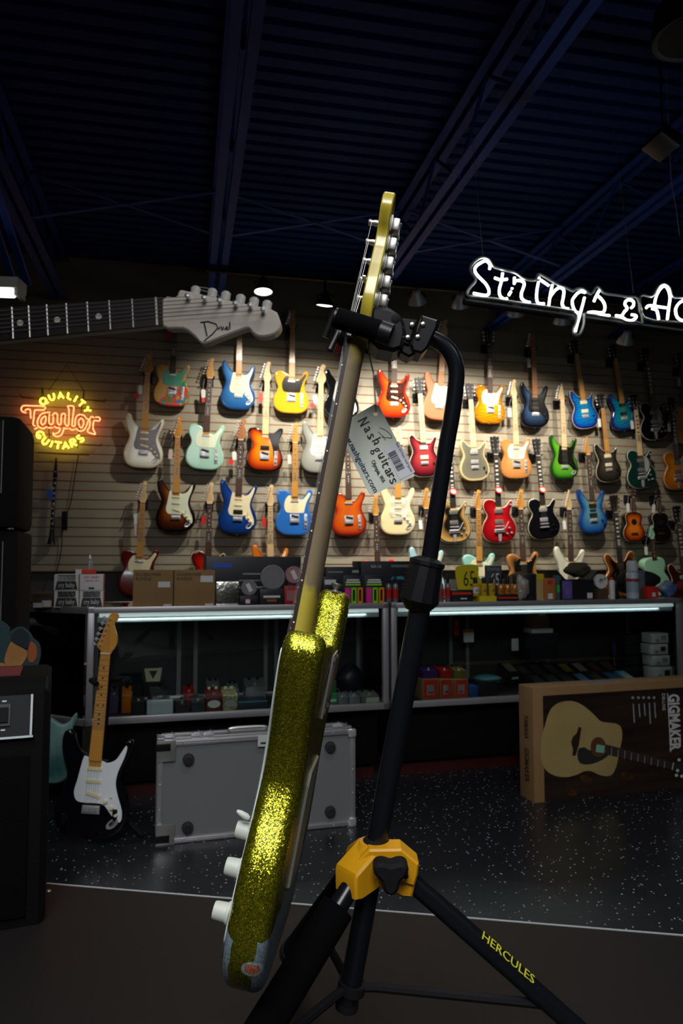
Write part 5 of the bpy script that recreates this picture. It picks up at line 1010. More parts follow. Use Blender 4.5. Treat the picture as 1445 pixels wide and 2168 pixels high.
MB().prism(GP(cat(cr([(655,590),(645,640),(660,690),(710,708),(780,695),(850,660),(880,620),(740,600),(700,578)]), 3)), -.0032, -.0026).build('printed_pickguard', ink, gx, smooth=0)
MB().prism(GP([(1040+(802+58*math.cos(k*PI/12))/3.568, 1420+(575+76*math.sin(k*PI/12))/3.568) for k in range(24)]), -.0038, -.0033).build('printed_sound_hole', mat('print_hole', H('#5a3a22'), .5), gx, smooth=0)
MB().prism(GP(cr([(790,555),(850,565),(845,620),(782,612)])), -.0043, -.0039).build('printed_label', mat('print_mint', H('#7fb49a'), .5), gx, smooth=0)
MB().prism(GP(cr([(655,422),(675,430),(655,560),(630,640),(606,640),(612,590),(597,540),(610,500),(640,470)])), -.0038, -.0033).build('printed_bridge', mat('print_brown', H('#2c1c16'), .5), gx, smooth=0)
MB().prism(GP(cr([(860,555),(1370,690),(1362,745),(856,628)])), -.0049, -.0044).build('printed_neck', mat('print_neck', H('#3a2c28'), .5), gx, smooth=0)
for k in range(9): 
    x = 900+k*50; MB().prism(GP(cr([(x, 566+(x-860)*.265), (x+4, 566+(x-860)*.265), (x, 630+(x-860)*.238), (x-4, 630+(x-860)*.238)])), -.0053, -.005).build('printed_fret', greyt, gx, smooth=0)
MB().prism(GP(cr([(1366,692),(1372,692),(1360,748),(1354,748)])), -.0053, -.005).build('printed_nut', PAPER, gx, smooth=0)
MB().prism(GP(cr([(1375,695),(1500,690),(1520,820),(1365,750)])), -.0049, -.0044).build('printed_headstock', ink, gx, smooth=0)
for x, y in ((1410,672),(1398,752),(1390,788),(1430,795)): MB().prism(GP([(1040+(x+12*math.cos(k*PI/5))/3.568, 1420+(y+12*math.sin(k*PI/5))/3.568) for k in range(10)]), -.0056, -.0045).build('printed_tuner', PAPER, gx, smooth=0)
RT = Matrix.Rotation(PI/2, 4, 'Y')
def vtext(s, px, py, size, m_, xs=1, ext=.0004, y=-.003, tgt=None, bold=0):
    v = gf_(px, py); o = textmesh('lettering', s, size, m_, gx, T((v.dot(xx), y, v.z)) @ RT, xs=xs, ext=ext, bold=bold)
    if tgt:
        w_ = max(q_.co.x for q_ in o.data.vertices)-min(q_.co.x for q_ in o.data.vertices)
        for q_ in o.data.vertices: q_.co.x *= tgt/w_
    return o
k3 = 3.5/FP
vtext('GIGMAKER', 1425, 1528, .092, PAPER, tgt=.285, bold=.0035); vtext('DELUXE', 1403, 1486, .026, PAPER, tgt=.085)
MB().prism(GP([(1411,1468),(1412.5,1468),(1419,1592),(1417.5,1592)]), -.0028, -.0014).build('printed_rule', PAPER, gx, smooth=0)
for x, y0, y1 in ((1338,1490,1530),(1350,1490,1518),(1361,1489,1515),(1372,1488,1532),(1383,1487,1520)):
    MB().prism(GP([(x, y0), (x+2.2, y0), (x+4.5, y1), (x+2.3, y1)]), -.0028, -.0014).build('small_print', greyt, gx, smooth=0)
    MB().prism(GP([(x+3*math.cos(k*PI/4), 1477+3*math.sin(k*PI/4)) for k in range(8)]), -.0028, -.0014).build('printed_icon', greyt, gx, smooth=0)
for x, y in ((711,815),(1020,795),(600,915)):
    MB().prism(GP(cat(cr([(x-45,y-20),(x,y-28),(x+48,y+5),(x+20,y+30),(x-25,y+18)]), 3)), -.0022, -.0014).build('printed_knot', mat('print_knot', H('#5a3418'), .5, noise=(12, H('#2a1c14'))), gx, smooth=0)
bx_ = mat('print_dark_brown', H('#3a2a1c'), .7)
for s_, zc, tw in (('YAMAHA', .345, .115), ('GIGMAKER', .165, .165)):
    o = textmesh('lettering', s_, .055, bx_, gx, bold=.0012, M=T((-.001, gD*.5, zc)) @ Matrix.Rotation(-PI/2, 4, 'Z') @ RT); w_ = max(q_.co.x for q_ in o.data.vertices)*2
    for q_ in o.data.vertices: q_.co.x *= tw/w_
MB().box((.42, gD*.4, gH+.001), (.16, .06, .0015)).build('shipping_label', mat('label_film', H('#8a8c90'), .25), gx, smooth=0)
# ------------------------------------------------------------------ black guitar on a floor stand, left
a = atD(190, 1775, 3.0); b = atD(236, 1296, 3.12)
zx = (b-a).normalized(); yx = Fh.copy(); yx = (yx-zx*yx.dot(zx)).normalized(); xx_ = yx.cross(zx)
Rr = Matrix.Rotation(0, 4, 'Z'); s = (b-a).length/.985
spec = ('strat', 'strat', BM('gloss_black', H('#0d0e12')), mat('pickguard_bright', H('#e6eaec'), .12, coat=.5), maple, maple, 'strat', 'black double-cut guitar with white pickguard and maple neck on a floor stand at left')
r, F = guitar(frame(a, xx_, yx, zx, s), spec)
e = empty('guitar_stand', T((a.x, a.y+.05, 0)), 'black floor stand with folded legs carrying the black guitar at left', 'stand')
mb = MB(); tb = Vector((a.x+.01, a.y+.16, 1.0))-Vector((a.x, a.y+.05, 0))
mb.tube([(0, .12, .12), (0.03, .17, .45), (.045, .20, .80)], .013, 10); mb.build('upright_tube', blkm, e)
for v in ((-.30, -.12), (.21, -.14), (0, .38)): MB().tube([(0, .10, .2), (v[0]*.5, .05+v[1]*.3, .1), (v[0], v[1]+.1, .012)], .011, 8).build('leg', blkm, e)
for sx in (-1, 1): MB().tube([(sx*.01, .12, .12), (sx*.09, .06, .115), (sx*.10, -.09, .105), (sx*.10, -.095, .14)], .010, 8).build('cradle_arm', blkm, e)
pn = onP(233, 1440, a, Fh); q0 = pn-e.location
for sx in (-1, 1): MB().tube([(q0.x, q0.y+.14, q0.z-.02), (q0.x+sx*.05, q0.y+.08, q0.z-.01), (q0.x+sx*.075, q0.y+.01, q0.z), (q0.x+sx*.05, q0.y-.03, q0.z-.01)], .012, 8).build('neck_rest', blkm, e)
MB().tube([(.045, .20, .80), (q0.x, q0.y+.14, q0.z-.02)], .012, 8).build('extension_tube', blkm, e)
# things behind it: pale stick, teal cut-out board, leaning white sign
tealb = mat('teal_board', H('#2c6a68'), .5, noise=(5, H('#8ab0a8')))
a = atD(122, 1620, 3.1); e = empty('leaning_guitar', T((a.x, a.y, 0)), 'teal and white toy sized guitar mostly hidden between the amplifier and the black guitar', 'guitar')
MB().prism([(x*.55, z_*.75) for x, z_ in cat(BODY['prs'], 3)], -.02, .02, T((-.03, 0, .22)) @ Matrix.Rotation(.10, 4, 'Y'), bev=.006).build('body', tealb, e)
MB().box((-.05, -.02, .55), (.035, .02, .16), T((0, 0, 0)), bev=.005).build('neck', mat('neck_dark', H('#3a3a34'), .5), e)
a_ = onP(84, 1560, a, Fh)-e.location; b_ = onP(103, 1435, a, Fh)-e.location
c_ = onP(88, 1860-60, a, Fh)-e.location
o = MB().tube([Vector((a_.x-.01, a_.y-.10, .02)), Vector((b_.x, b_.y-.10, b_.z))], .006, 6).build('thin_pole', mat('pole_beige', H('#7a7468'), .5), None, T(e.location)); tag(o, 'thin pale pole standing between the amplifier and the black guitar', 'pole')
p0 = onP(108, 1612, a, Fh)
o = MB().prism([(-.035, -.11), (.03, -.07), (.02, .08), (-.045, .13)], -.002, .002).build('paper_sign', mat('sign_paper', H('#a9adae'), .6), None, T(p0-Fh*.15) @ Matrix.Rotation(-.5, 4, 'Z') @ Matrix.Rotation(.1, 4, 'Y'), smooth=0)
tag(o, 'white paper sign with black strokes behind the amplifier, hanging on the teal guitar', 'sign')
for k in range(4): MB().box((-.012, -.003, .06-.035*k), (.035, .001, .012), Matrix.Rotation(-.5, 4, 'Y')).build('ink_stroke', ink, o, smooth=0)
# ------------------------------------------------------------------ tall black cabinets at far left
def cab(px, pyt, pyb, d, w_, dp, name, label, floor=False, zt=None, zb=None):
    a = atD(px, pyt, d); b = atD(px, pyb, d); zb = b.z if not floor else 0
    cr_ = math.radians(15.5); e = empty(name, frame(Vector((a.x, a.y, zb)), Rv*math.cos(cr_)+Fh*math.sin(cr_), Fh*math.cos(cr_)-Rv*math.sin(cr_), Vector((0, 0, 1))), label, 'amplifier')
    return e, a.z-zb
tol = mat('black_tolex', (.0022, .0022, .0022), .8, bump=(260, .4), spec=.12); grl = mat('grille_cloth', (.003, .003, .004), .95, bump=(400, .6))
e, h2 = cab(38, 1122, 1800, 2.5, .7, .35, 'speaker_cabinet', 'tall black speaker cabinet at the far left edge under the amplifier head', True)
MB().box((-.35, .18, h2/2), (.70, .36, h2), bev=.015).build('shell', tol, e); MB().box((-.36, -.002, h2/2), (.60, .006, h2-.10), bev=.002).build('grille', grl, e)
MB().box((-.045, -.006, h2/2), (.003, .003, h2-.08)).build('piping', mat('piping_grey', (.10, .10, .10), .5), e, smooth=0)
ztop = h2
e2_, h3 = cab(45, 880, 1121, 2.5, .7, .35, 'cabinet_head', 'black cabinet with rounded corners and a yellow note, on top of the tall speaker cabinet'); e2_.location.z = ztop+.002
MB().box((-.35, .18, h3/2), (.70, .36, h3), bev=.03).build('shell', tol, e2_)
MB().box((-.40, -.002, h3/2+.03), (.68, .006, h3-.11), bev=.002).build('grille', grl, e2_)
MB().box((-.055, -.005, h3/2+.05), (.003, .003, h3-.14)).build('piping', mat('piping_grey', (.10, .10, .10)), e2_, smooth=0)
MB().box((-.14, -.008, .055), (.14, .003, .075)).build('yellow_note', mat('note_yellow', H('#a9a25c'), .7), e2_, smooth=0)
for x in (-.03, -.2): MB().cyl((x, .03, -.0), (x, .03, .02), .012, n=10).build('foot', chrome, e2_)
# die-cut cardboard display: plain rounded shapes
a = atD(40, 1400, 2.3); e = empty('cardboard_cutout', frame(Vector((a.x, a.y, 0)), Rv, Fh, Vector((0, 0, 1))), 'die-cut cardboard display with dark teal edge and tan rounded shapes behind the amplifier at left', 'display')
ct = lambda pts: [((x-40)/FP*2.3, a.z+(1400-y)/FP*2.3) for x, y in pts]
MB().prism(ct(cat([(-60,1310),(10,1322),(18,1345),(22,1335),(42,1327),(60,1340),(68,1352),(80,1362),(85,1385),(80,1410),(70,1424),(50,1432),(45,1440),(70,1450),(88,1470),(88,1495),(82,1540),(30,1560),(-60,1560)], 3)), 0, .006).build('backing_board', mat('cutout_edge', H('#22383c'), .6), e)
MB().prism(ct(cat([(22,1360),(35,1366),(58,1380),(52,1400),(38,1416),(22,1412),(10,1398)], 3)), -.003, 0).build('rounded_shape', mat('cutout_tan', H('#8a5c34'), .6, noise=(6, H('#a87a40'))), e)
MB().prism(ct(cat([(62,1360),(76,1368),(78,1390),(70,1402),(60,1396)], 3)), -.003, 0).build('rounded_shape', mat('cutout_rust', H('#8a4a28'), .6), e)
MB().prism(ct(cat([(24,1345),(42,1330),(60,1345),(60,1372),(40,1366),(26,1358)], 3)), -.006, -.003).build('dark_dome', mat('cutout_slate', H('#232c33'), .4), e)
MB().prism(ct(cat([(-10,1410),(10,1405),(30,1425),(20,1440),(-20,1460)], 3)), -.003, 0).build('rounded_shape', mat('cutout_tan', H('#8a5c34')), e)
MB().prism(ct(cat([(70,1467),(82,1464),(86,1474),(76,1485),(68,1480)], 3)), -.003, 0).build('rounded_shape', mat('cutout_rust', H('#8a4a28')), e)
# ------------------------------------------------------------------ display platform
ZP = .45
c1 = onZ(101, 1872, ZP); c2 = onZ(1445, 1982, ZP); d = (c2-c1).normalized(); n2 = Vector((d.y, -d.x, 0))
if n2.dot(Fh) > 0: n2 = -n2
plm = mat('platform_laminate', H('#120f0e'), .55, noise=(1.2, H('#161211')), spec=.3)
pf = empty('display_platform', frame(c1, d, n2, Vector((0, 0, 1))) if d.cross(n2).z > 0 else frame(c1, d, -n2, Vector((0, 0, 1))), 'low dark brown platform with a thin white metal edge under the guitar stand', 'platform')
sg_ = 1 if d.cross(n2).z > 0 else -1
Lp = 3.2; Dp = 2.0
def pbox(x0, x1, y0, y1, z0, z1): return MB().box(((x0+x1)/2, (y0+y1)/2*sg_, (z0+z1)/2), (x1-x0, abs(y1-y0), z1-z0))
pbox(0, Lp, 0, Dp, -.03, 0).build('top_panel', plm, pf, smooth=0)
pbox(.05, Lp-.05, .05, Dp-.05, -ZP, -.03).build('base', blkm, pf, smooth=0)
al2 = mat('edge_trim_white', H('#b9bcbe'), .35, .3)
pbox(-.004, Lp, -.004, .0, -.028, .0015).build('edge_trim', al2, pf, smooth=0); pbox(-.004, .0, 0, Dp, -.028, .0015).build('edge_trim', mat('edge_trim_dark', (.06, .06, .06), .5), pf, smooth=0)
for x, y in ((.02, .03), (Lp*.5-.1, .03)): MB().lathe([(.006, 0), (.003, .002), (.001, .002)], 10, T((x, y*sg_, 0))).build('screw', nickel, pf)
# ------------------------------------------------------------------ amplifier, near left, standing on the platform
dA = 1.42; a = atD(93, 1990, dA); ztp = atD(60, 1448, dA).z
ar = math.radians(21); ax = Rv*math.cos(ar)+Fh*math.sin(ar); ay = Vector((-ax.y, ax.x, 0))
am = empty('guitar_amplifier', frame(Vector((a.x, a.y, ZP)), ax, ay, Vector((0, 0, 1))), 'black combo amplifier with power switch panel at the near left edge', 'amplifier')
hA = ztp-ZP
prof_ = cat([(-.0, 0), (-.0, 0)], 1, False)
side = [(0, 0), (.26, 0), (.26, hA), (.07, hA), (.025, hA-.02), (0, hA-.10)]   # depth, height: sloping control panel at the top front
def extr(out, x0, x1, m_, nm, bev=.0): 
    M = Matrix(((0, 1, 0, 0), (1, 0, 0, 0), (0, 0, 1, 0), (0, 0, 0, 1)))
    return MB().prism(out, x0, x1, M, bev=bev).build(nm, m_, am)
extr(side, -.60, 0, tol, 'shell', .012)
MB().box((-.315, -.003, (hA-.12)/2), (.56, .006, hA-.16), bev=.002).build('grille', mat('amp_grille', (.0018, .0018, .002), .95, bump=(420, .8), spec=.1), am)
pv0 = Vector((0, -.003, hA-.105)); pv1 = Vector((0, .022, hA-.026)); pd = (pv1-pv0); pn_ = Vector((0, -pd.z, pd.y)).normalized()
def panel(x0, x1, v0, v1, off, th, m_, nm):
    q_ = lambda x, v, o: Vector((x, 0, 0))+pv0+pd*v+pn_*o
    vs = [q_(x, v, o) for o in (off, off+th) for x, v in ((x0, v0), (x1, v0), (x1, v1), (x0, v1))]
    return MB().add(vs, [(0, 1, 2, 3), (7, 6, 5, 4), (0, 4, 5, 1), (1, 5, 6, 2), (2, 6, 7, 3), (3, 7, 4, 0)]).build(nm, m_, am, smooth=0)
panel(-.57, -.035, .02, .98, .001, .002, mat('control_panel', (.010, .011, .012), .6, 0, spec=.2), 'control_panel')
trm = mat('amp_piping_white', H('#a9b0b2'), .4)
panel(-.57, -.03, -.02, .03, .002, .004, trm, 'panel_trim'); panel(-.036, -.032, 0, .98, .002, .004, trm, 'panel_trim')
panel(-.095, -.072, .28, .78, .003, .004, blk, 'switch_housing'); panel(-.091, -.076, .36, .70, .006, .006, blkm, 'rocker_switch')
for v_ in (.84, .18): panel(-.088, -.080, v_, v_+.03, .003, .0006, PAPER, 'switch_marking')
MB().box((-.31, .16, hA+.002), (.5, .12, .004)).build('top_cloth_strip', mat('dark_red_vinyl', H('#5a1c20'), .6), am, smooth=0)
MB().tube([(-.01, .01, hA-.11), (-.008, .035, hA-.02), (-.008, .075, hA-.004)], .004, 6).build('corner_piping', blkm, am)
# ------------------------------------------------------------------ the green sparkle guitar, seen edge on
MCAM = Matrix(((Rv.x, Fv.x, Uv.x, 0), (Rv.y, Fv.y, Uv.y, 0), (Rv.z, Fv.z, Uv.z, 1.15), (0, 0, 0, 1)))
GPOS = (-.12904, .92332, -.55521); GROT = (-.05926, .18440, -.0950)
MGr = MCAM @ T(GPOS) @ Matrix.Rotation(GROT[2], 4, 'Z') @ Matrix.Rotation(GROT[1], 4, 'Y') @ Matrix.Rotation(GROT[0], 4, 'X') @ Matrix(((0, 1, 0, 0), (-1, 0, 0, 0), (0, 0, 1, 0), (0, 0, 0, 1)))
gg_ = empty('electric_guitar', MGr, 'yellow green sparkle guitar seen edge on in the foreground, hanging in the black stand', 'guitar')
def sparkle():
    m = mat('gold_green_sparkle', (.50, .46, .015), .34, .9, coat=.3); m.node_tree.nodes['Principled BSDF'].inputs['Coat Roughness'].default_value = .3; n = m.node_tree.nodes; L = m.node_tree.links; b = n['Principled BSDF']
    tc = n.new('ShaderNodeTexCoord'); v = n.new('ShaderNodeTexVoronoi'); v.inputs['Scale'].default_value = 1000; L.new(tc.outputs['Object'], v.inputs['Vector'])
    ge = n.new('ShaderNodeNewGeometry')
    s1 = n.new('ShaderNodeVectorMath'); s1.operation = 'SUBTRACT'; s1.inputs[1].default_value = (.5, .5, .5); L.new(v.outputs['Color'], s1.inputs[0])
    s2 = n.new('ShaderNodeVectorMath'); s2.operation = 'SCALE'; s2.inputs['Scale'].default_value = .40; L.new(s1.outputs[0], s2.inputs[0])
    s3 = n.new('ShaderNodeVectorMath'); s3.operation = 'ADD'; L.new(ge.outputs['Normal'], s3.inputs[0]); L.new(s2.outputs[0], s3.inputs[1])
    s4 = n.new('ShaderNodeVectorMath'); s4.operation = 'NORMALIZE'; L.new(s3.outputs[0], s4.inputs[0]); L.new(s4.outputs[0], b.inputs['Normal'])
    sc_ = n.new('ShaderNodeSeparateColor'); L.new(v.outputs['Color'], sc_.inputs[0])
    r = n.new('ShaderNodeValToRGB'); e = r.color_ramp.elements; e[0].color = (.12, .14, .002, 1); e[1].color = (.90, .76, .04, 1); x = e.new(.62); x.color = (.30, .31, .005, 1); L.new(sc_.outputs[1], r.inputs[0])
    # worn paint: primer along both edges of the foot of the body, and one chip through to the wood
    sp = n.new('ShaderNodeSeparateXYZ'); L.new(tc.outputs['Object'], sp.inputs[0])
    nz = n.new('ShaderNodeTexNoise'); nz.inputs['Scale'].default_value = 28; L.new(tc.outputs['Object'], nz.inputs['Vector'])
    def M_(op, a, b_, c_=None):
        q = n.new('ShaderNodeMath'); q.operation = op
        for i, u in enumerate((a, b_, c_)):
            if u is None: continue
            if isinstance(u, (int, float)): q.inputs[i].default_value = u
            else: L.new(u, q.inputs[i])
        return q.outputs[0]
    yy = M_('ABSOLUTE', M_('SUBTRACT', sp.outputs[1], .0225), 0)
    wv = M_('MULTIPLY', M_('SUBTRACT', nz.outputs[0], .5), .03)
    ey = M_('GREATER_THAN', M_('ADD', yy, M_('MULTIPLY', wv, .25)), .0135)
    ez = M_('LESS_THAN', M_('ADD', sp.outputs[2], wv), .105)
    wear = M_('MULTIPLY', ey, ez)
    mp = n.new('ShaderNodeMapping'); mp.inputs['Location'].default_value = (-.150, -.034, -.072); mp.vector_type = 'POINT'; L.new(tc.outputs['Object'], mp.inputs[0])
    ln_ = n.new('ShaderNodeVectorMath'); ln_.operation = 'LENGTH'; L.new(mp.outputs[0], ln_.inputs[0])
    chip = M_('LESS_THAN', M_('ADD', ln_.outputs['Value'], M_('MULTIPLY', wv, .5)), .0095)
    rim = M_('LESS_THAN', M_('ADD', ln_.outputs['Value'], M_('MULTIPLY', wv, .5)), .0125)
    def mx(f, a, col):
        q = n.new('ShaderNodeMix'); q.data_type = 'RGBA'; L.new(f, q.inputs[0]); L.new(a, q.inputs[6]); q.inputs[7].default_value = (*col, 1); return q.outputs[2]
    c = mx(wear, r.outputs[0], H('#6c7c84')); c = mx(rim, c, H('#8a9a98')); c = mx(chip, c, H('#b0644a'))
    L.new(c, b.inputs['Base Color'])
    any_ = M_('MAXIMUM', wear, rim); L.new(M_('MULTIPLY', M_('SUBTRACT', 1, any_), .9), b.inputs['Metallic'])
    L.new(M_('ADD', M_('MULTIPLY', any_, .3), .24), b.inputs['Roughness'])
    return m
spm = sparkle()
ob_ = [(x, z_) for x, z_ in BODY['strat']]
i0 = ob_.index((.05, .336)); ob_[i0:i0+3] = [(.052, .345), (.036, .378), (.031, .392), (-.031, .396), (-.036, .388), (-.055, .365)]
out = cat(ob_, 6); TH = .047; RR = .0135; K = 7
mb = MB(); n = len(out); rings = []
for j in range(K+1):
    a_ = PI/2*j/K; rings.append((inset(out, RR*(1-math.sin(a_))), RR*(1-math.cos(a_))))
rings += [(o, TH-y) for o, y in rings[::-1]]
for o, y in rings: mb.v += [(x, y, z_) for x, z_ in o]
for i in range(len(rings)-1):
    for k in range(n): mb.f.append((i*n+k, i*n+(k+1) % n, (i+1)*n+(k+1) % n, (i+1)*n+k))
mb.f.append(list(range(n))[::-1]); mb.f.append([(len(rings)-1)*n+k for k in range(n)]); mb.mi = [0]*len(mb.f)
mb.build('body', spm, gg_, smooth=40)
ZN = .79
# neck with worn lacquer
nkm = mat('worn_neck', H('#85755a'), .5, noise=(9, H('#6d5f47'), (2, 2, .35))); n_ = nkm.node_tree.nodes; l_ = nkm.node_tree.links; b_ = n_['Principled BSDF']
tc = n_.new('ShaderNodeTexCoord'); sp = n_.new('ShaderNodeSeparateXYZ'); l_.new(tc.outputs['Object'], sp.inputs[0]); nz = n_.new('ShaderNodeTexNoise'); nz.inputs['Scale'].default_value = 30; l_.new(tc.outputs['Object'], nz.inputs['Vector'])
ad = n_.new('ShaderNodeMath'); ad.operation = 'MULTIPLY_ADD'; ad.inputs[1].default_value = .06; l_.new(nz.outputs[0], ad.inputs[0]); l_.new(sp.outputs[2], ad.inputs[2])
rp = n_.new('ShaderNodeValToRGB'); e_ = rp.color_ramp.elements; e_[0].color = (1, 1, 1, 1); e_[0].position = .490; e_[1].color = (0, 0, 0, 1); e_[1].position = .500; x = e_.new(.79); x.color = (0, 0, 0, 1); x = e_.new(.81); x.color = (1, 1, 1, 1)
l_.new(ad.outputs[0], rp.inputs[0]); mx_ = n_.new('ShaderNodeMix'); mx_.data_type = 'RGBA'; l_.new(rp.outputs[0], mx_.inputs[0]); l_.new(b_.inputs['Base Color'].links[0].from_socket, mx_.inputs[6]); mx_.inputs[7].default_value = (*H('#b5a23c'), 1); l_.new(mx_.outputs[2], b_.inputs['Base Color'])
hdm = mat('aged_yellow_maple', H('#b8a636'), .28, noise=(26, H('#a08e2c'), (1.2, 3, .12)), coat=.5)
mb = MB(); pr = [(.335, .0280, .018), (.385, .0278, .018), (.398, .0275, .0165), (.42, .0270, .0150), (.60, .0245, .0135), (.76, .0222, .0125), (.785, .0215, .0135), (.80, .0215, .0155)]
fs = 13
vs = [(math.cos(PI*k/(fs-1))*hw, -.0052+math.sin(PI*k/(fs-1))**.8*(th+.0052) if 0 < k < fs-1 else -.0052, z_) for z_, hw, th in pr for k in range(fs)]
mb.add(vs, [(i*fs+k, i*fs+(k+1) % fs, (i+1)*fs+(k+1) % fs, (i+1)*fs+k) for i in range(len(pr)-1) for k in range(fs)]+[list(range(fs))[::-1], [(len(pr)-1)*fs+k for k in range(fs)]])
mb.build('neck', nkm, gg_, smooth=50)
w0, w1, zh = .0285, .0215, .345
mb = MB(); mb.add([(-w0, -.0102, zh), (w0, -.0102, zh), (w1, -.0102, ZN), (-w1, -.0102, ZN), (-w0, -.0050, zh), (w0, -.0050, zh), (w1, -.0050, ZN), (-w1, -.0050, ZN)], [(0, 1, 2, 3), (4, 7, 6, 5), (0, 4, 5, 1), (1, 5, 6, 2), (2, 6, 7, 3), (3, 7, 4, 0)])
fbo = mb.build('fretboard', mat('fretboard_dark', H('#2e201c'), .5), gg_, smooth=0)
for i in range(1, 22):
    z_ = ZN-.648*(1-2**(-i/12)); w_ = w0+(w1-w0)*(z_-zh)/(ZN-zh)
    if z_ > zh: MB().cyl((-w_-.0003, -.0104, z_), (w_+.0003, -.0104, z_), .0013, n=6).build('fret', nickel, fbo)
for i in (3, 5, 7, 9, 12, 15, 17):
    z_ = ZN-.648*(1-(2**(-i/12)+2**(-(i-1)/12))/2); w_ = w0+(w1-w0)*(z_-zh)/(ZN-zh)
    MB().cyl((w_-.001, -.0078, z_), (w_+.0002, -.0078, z_), .0011, n=8).build('side_dot', dots_l, fbo)
    MB().cyl((0, -.0104, z_), (0, -.0095, z_), .003, n=10).build('inlay_dot', dots_l, fbo)
MB().box((0, -.0085, ZN+.0015), (.043, .011, .0035), bev=.0008).build('nut', dots_l, gg_, smooth=0)
ho = cat([(-.0215,.792),(-.026,.808),(-.042,.822),(-.044,.834),(-.037,.855),(-.022,.905),(-.008,.952),(.003,.973),(.020,.984),(.034,.978),(.040,.962),(.034,.946),(.026,.932),(.026,.915),(.034,.885),(.042,.850),(.041,.830),(.033,.812),(.024,.801),(.0215,.792)], 4)
hso = MB().prism(ho, .0015, .0165, bev=.0016).build('headstock', hdm, gg_, smooth=40)
strz = [.834, .857, .880, .903, .926, .949]
for i, z_ in enumerate(strz):
    xe = -.040+(z_-.834)*.30*.98; xp = xe+.013
    mb = MB(); mb.lathe([(.0042, .0), (.0040, .008), (.0032, .010), (.0043, .0145), (.0036, .0155), (.001, .0155)], 12, T((xp, .002, z_)) @ Matrix.Rotation(PI/2, 4, 'X')); mb.build('string_post', nickel, gg_)
    mb = MB(); mb.box((xp-.002, .0225, z_), (.020, .011, .0165), bev=.0028); mb.box((xp-.002, .0172, z_), (.022, .0016, .0215), bev=.0006); mb.cyl((xp-.008, .0165, z_+.011), (xp-.008, .0195, z_+.011), .003, n=8); mb.cyl((xp, .027, z_+.003), (xp, .0295, z_+.003), .0022, n=8)
    hsg = mb.build('tuner_housing', nickel, gg_)
    mb = MB(); mb.cyl((xe-.004, .0215, z_), (xe-.014, .0215, z_), .0024, n=8); mb.lathe([(.0035, 0), (.0085, .003), (.0095, .009), (.006, .014), (.001, .015)], 14, T((xe-.012, .0215, z_)) @ Matrix.Rotation(-PI/2, 4, 'Y') @ Matrix.Diagonal((1, .62, 1, 1))); mb.build('tuner_button', nickel, gg_)
    xb = -.026+.0104*i; xn = -.0175+.007*i; rs = [.0006, .0005, .00045, .0003, .00025, .0002][i]
    MB().tube([(xb, -.0135, .140), (xn, -.0142, ZN+.002), (xp+.004, -.008 if i < 4 else -.009, z_)], rs, 5).build('string', nickel, gg_)
MB().box((.004, -.0055, .876), (.014, .005, .003), bev=.001).build('string_tree', nickel, gg_)
pgo = MB().prism(cat([(x*1.03, z_) for x, z_ in PG['strat']], 5), -.0024, 0, bev=.0005).build('pickguard', mat('pickguard_aged_white', H('#b9c4c4'), .25), gg_)
for z_, rt in ((.300, 0), (.247, 0), (.190, 14)): MB().box((0, 0, 0), (.068, .008, .017), bev=.003).build('pickup', cream, gg_, T((.002, -.005, z_)) @ Matrix.Rotation(math.radians(rt), 4, 'Y'))
mb = MB(); mb.box((0, -.004, .140), (.078, .004, .036), bev=.001)
for k in range(6): mb.box((-.026+.0104*k, -.0095, .143), (.009, .006, .022), bev=.0015)
mb.build('bridge', nickel, gg_)
knm = mat('knob_aged_white', H('#b4b8ae'), .45)
for x, z_ in ((.083, .182), (.108, .150), (.132, .112)):
    MB().lathe([(.0125, 0), (.0118, .003), (.0105, .0035), (.0098, .016), (.009, .018), (.001, .0185)], 24, T((x, -.0024, z_)) @ Matrix.Rotation(PI/2, 4, 'X')).build('control_knob', knm, gg_)
MB().tube([(.090, -.002, .198), (.092, -.008, .200)], [.0012, .0012], 8).build('switch_shaft', nickel, gg_)
MB().lathe([(.0026, 0), (.0042, .004), (.0034, .012), (.0018, .0165), (.0006, .017)], 14, T((.092, -.007, .200)) @ Matrix.Rotation(PI/2-.35, 4, 'X')).build('switch_tip', knm, gg_)
MB().lathe([(.022, .004), (.02, .002), (.012, -.001), (.011, -.003)], 18, T((.105, 0, .070)) @ Matrix.Rotation(math.radians(-40), 4, 'Y') @ Matrix.Rotation(PI/2, 4, 'X') @ Matrix.Diagonal((1.5, .8, 1, 1))).build('jack_plate', nickel, gg_)
for p_, rt in (((-.134, .023, .457), Matrix.Rotation(-.2, 4, 'Y')), ((0, .023, .002), Matrix.Rotation(PI, 4, 'Y'))):
    MB().lathe([(.009, 0), (.0075, .0015), (.0038, .004), (.0042, .007), (.0085, .012), (.0085, .0135), (.001, .0125)], 20, T(p_) @ rt).build('strap_button', nickel, gg_)
bp = cat([(-.045,.105),(.038,.105),(.045,.112),(.045,.235),(.038,.250),(-.038,.250),(-.045,.243),(-.045,.112)], 1)
bpo = MB().prism(bp, TH, TH+.0026, bev=.0008).build('back_cover_plate', mat('plate_aged_white', H('#a8a898'), .35), gg_, smooth=0)
MB().prism([(x*.985, .178+(z_-.178)*.985) for x, z_ in bp], TH+.0026, TH+.0036).build('top_ply', mat('plate_top', H('#8f8f80'), .4), bpo, smooth=0)
MB().box((0, TH+.0015, .352), (.051, .003, .080), bev=.001).build('neck_plate', chrome, gg_)
for x in (-.019, .019):
    for z_ in (.320, .384): MB().lathe([(.0045, 0), (.003, .0018), (.001, .002)], 12, T((x, TH+.003, z_)) @ Matrix.Rotation(-PI/2, 4, 'X')).build('screw', nickel, gg_)
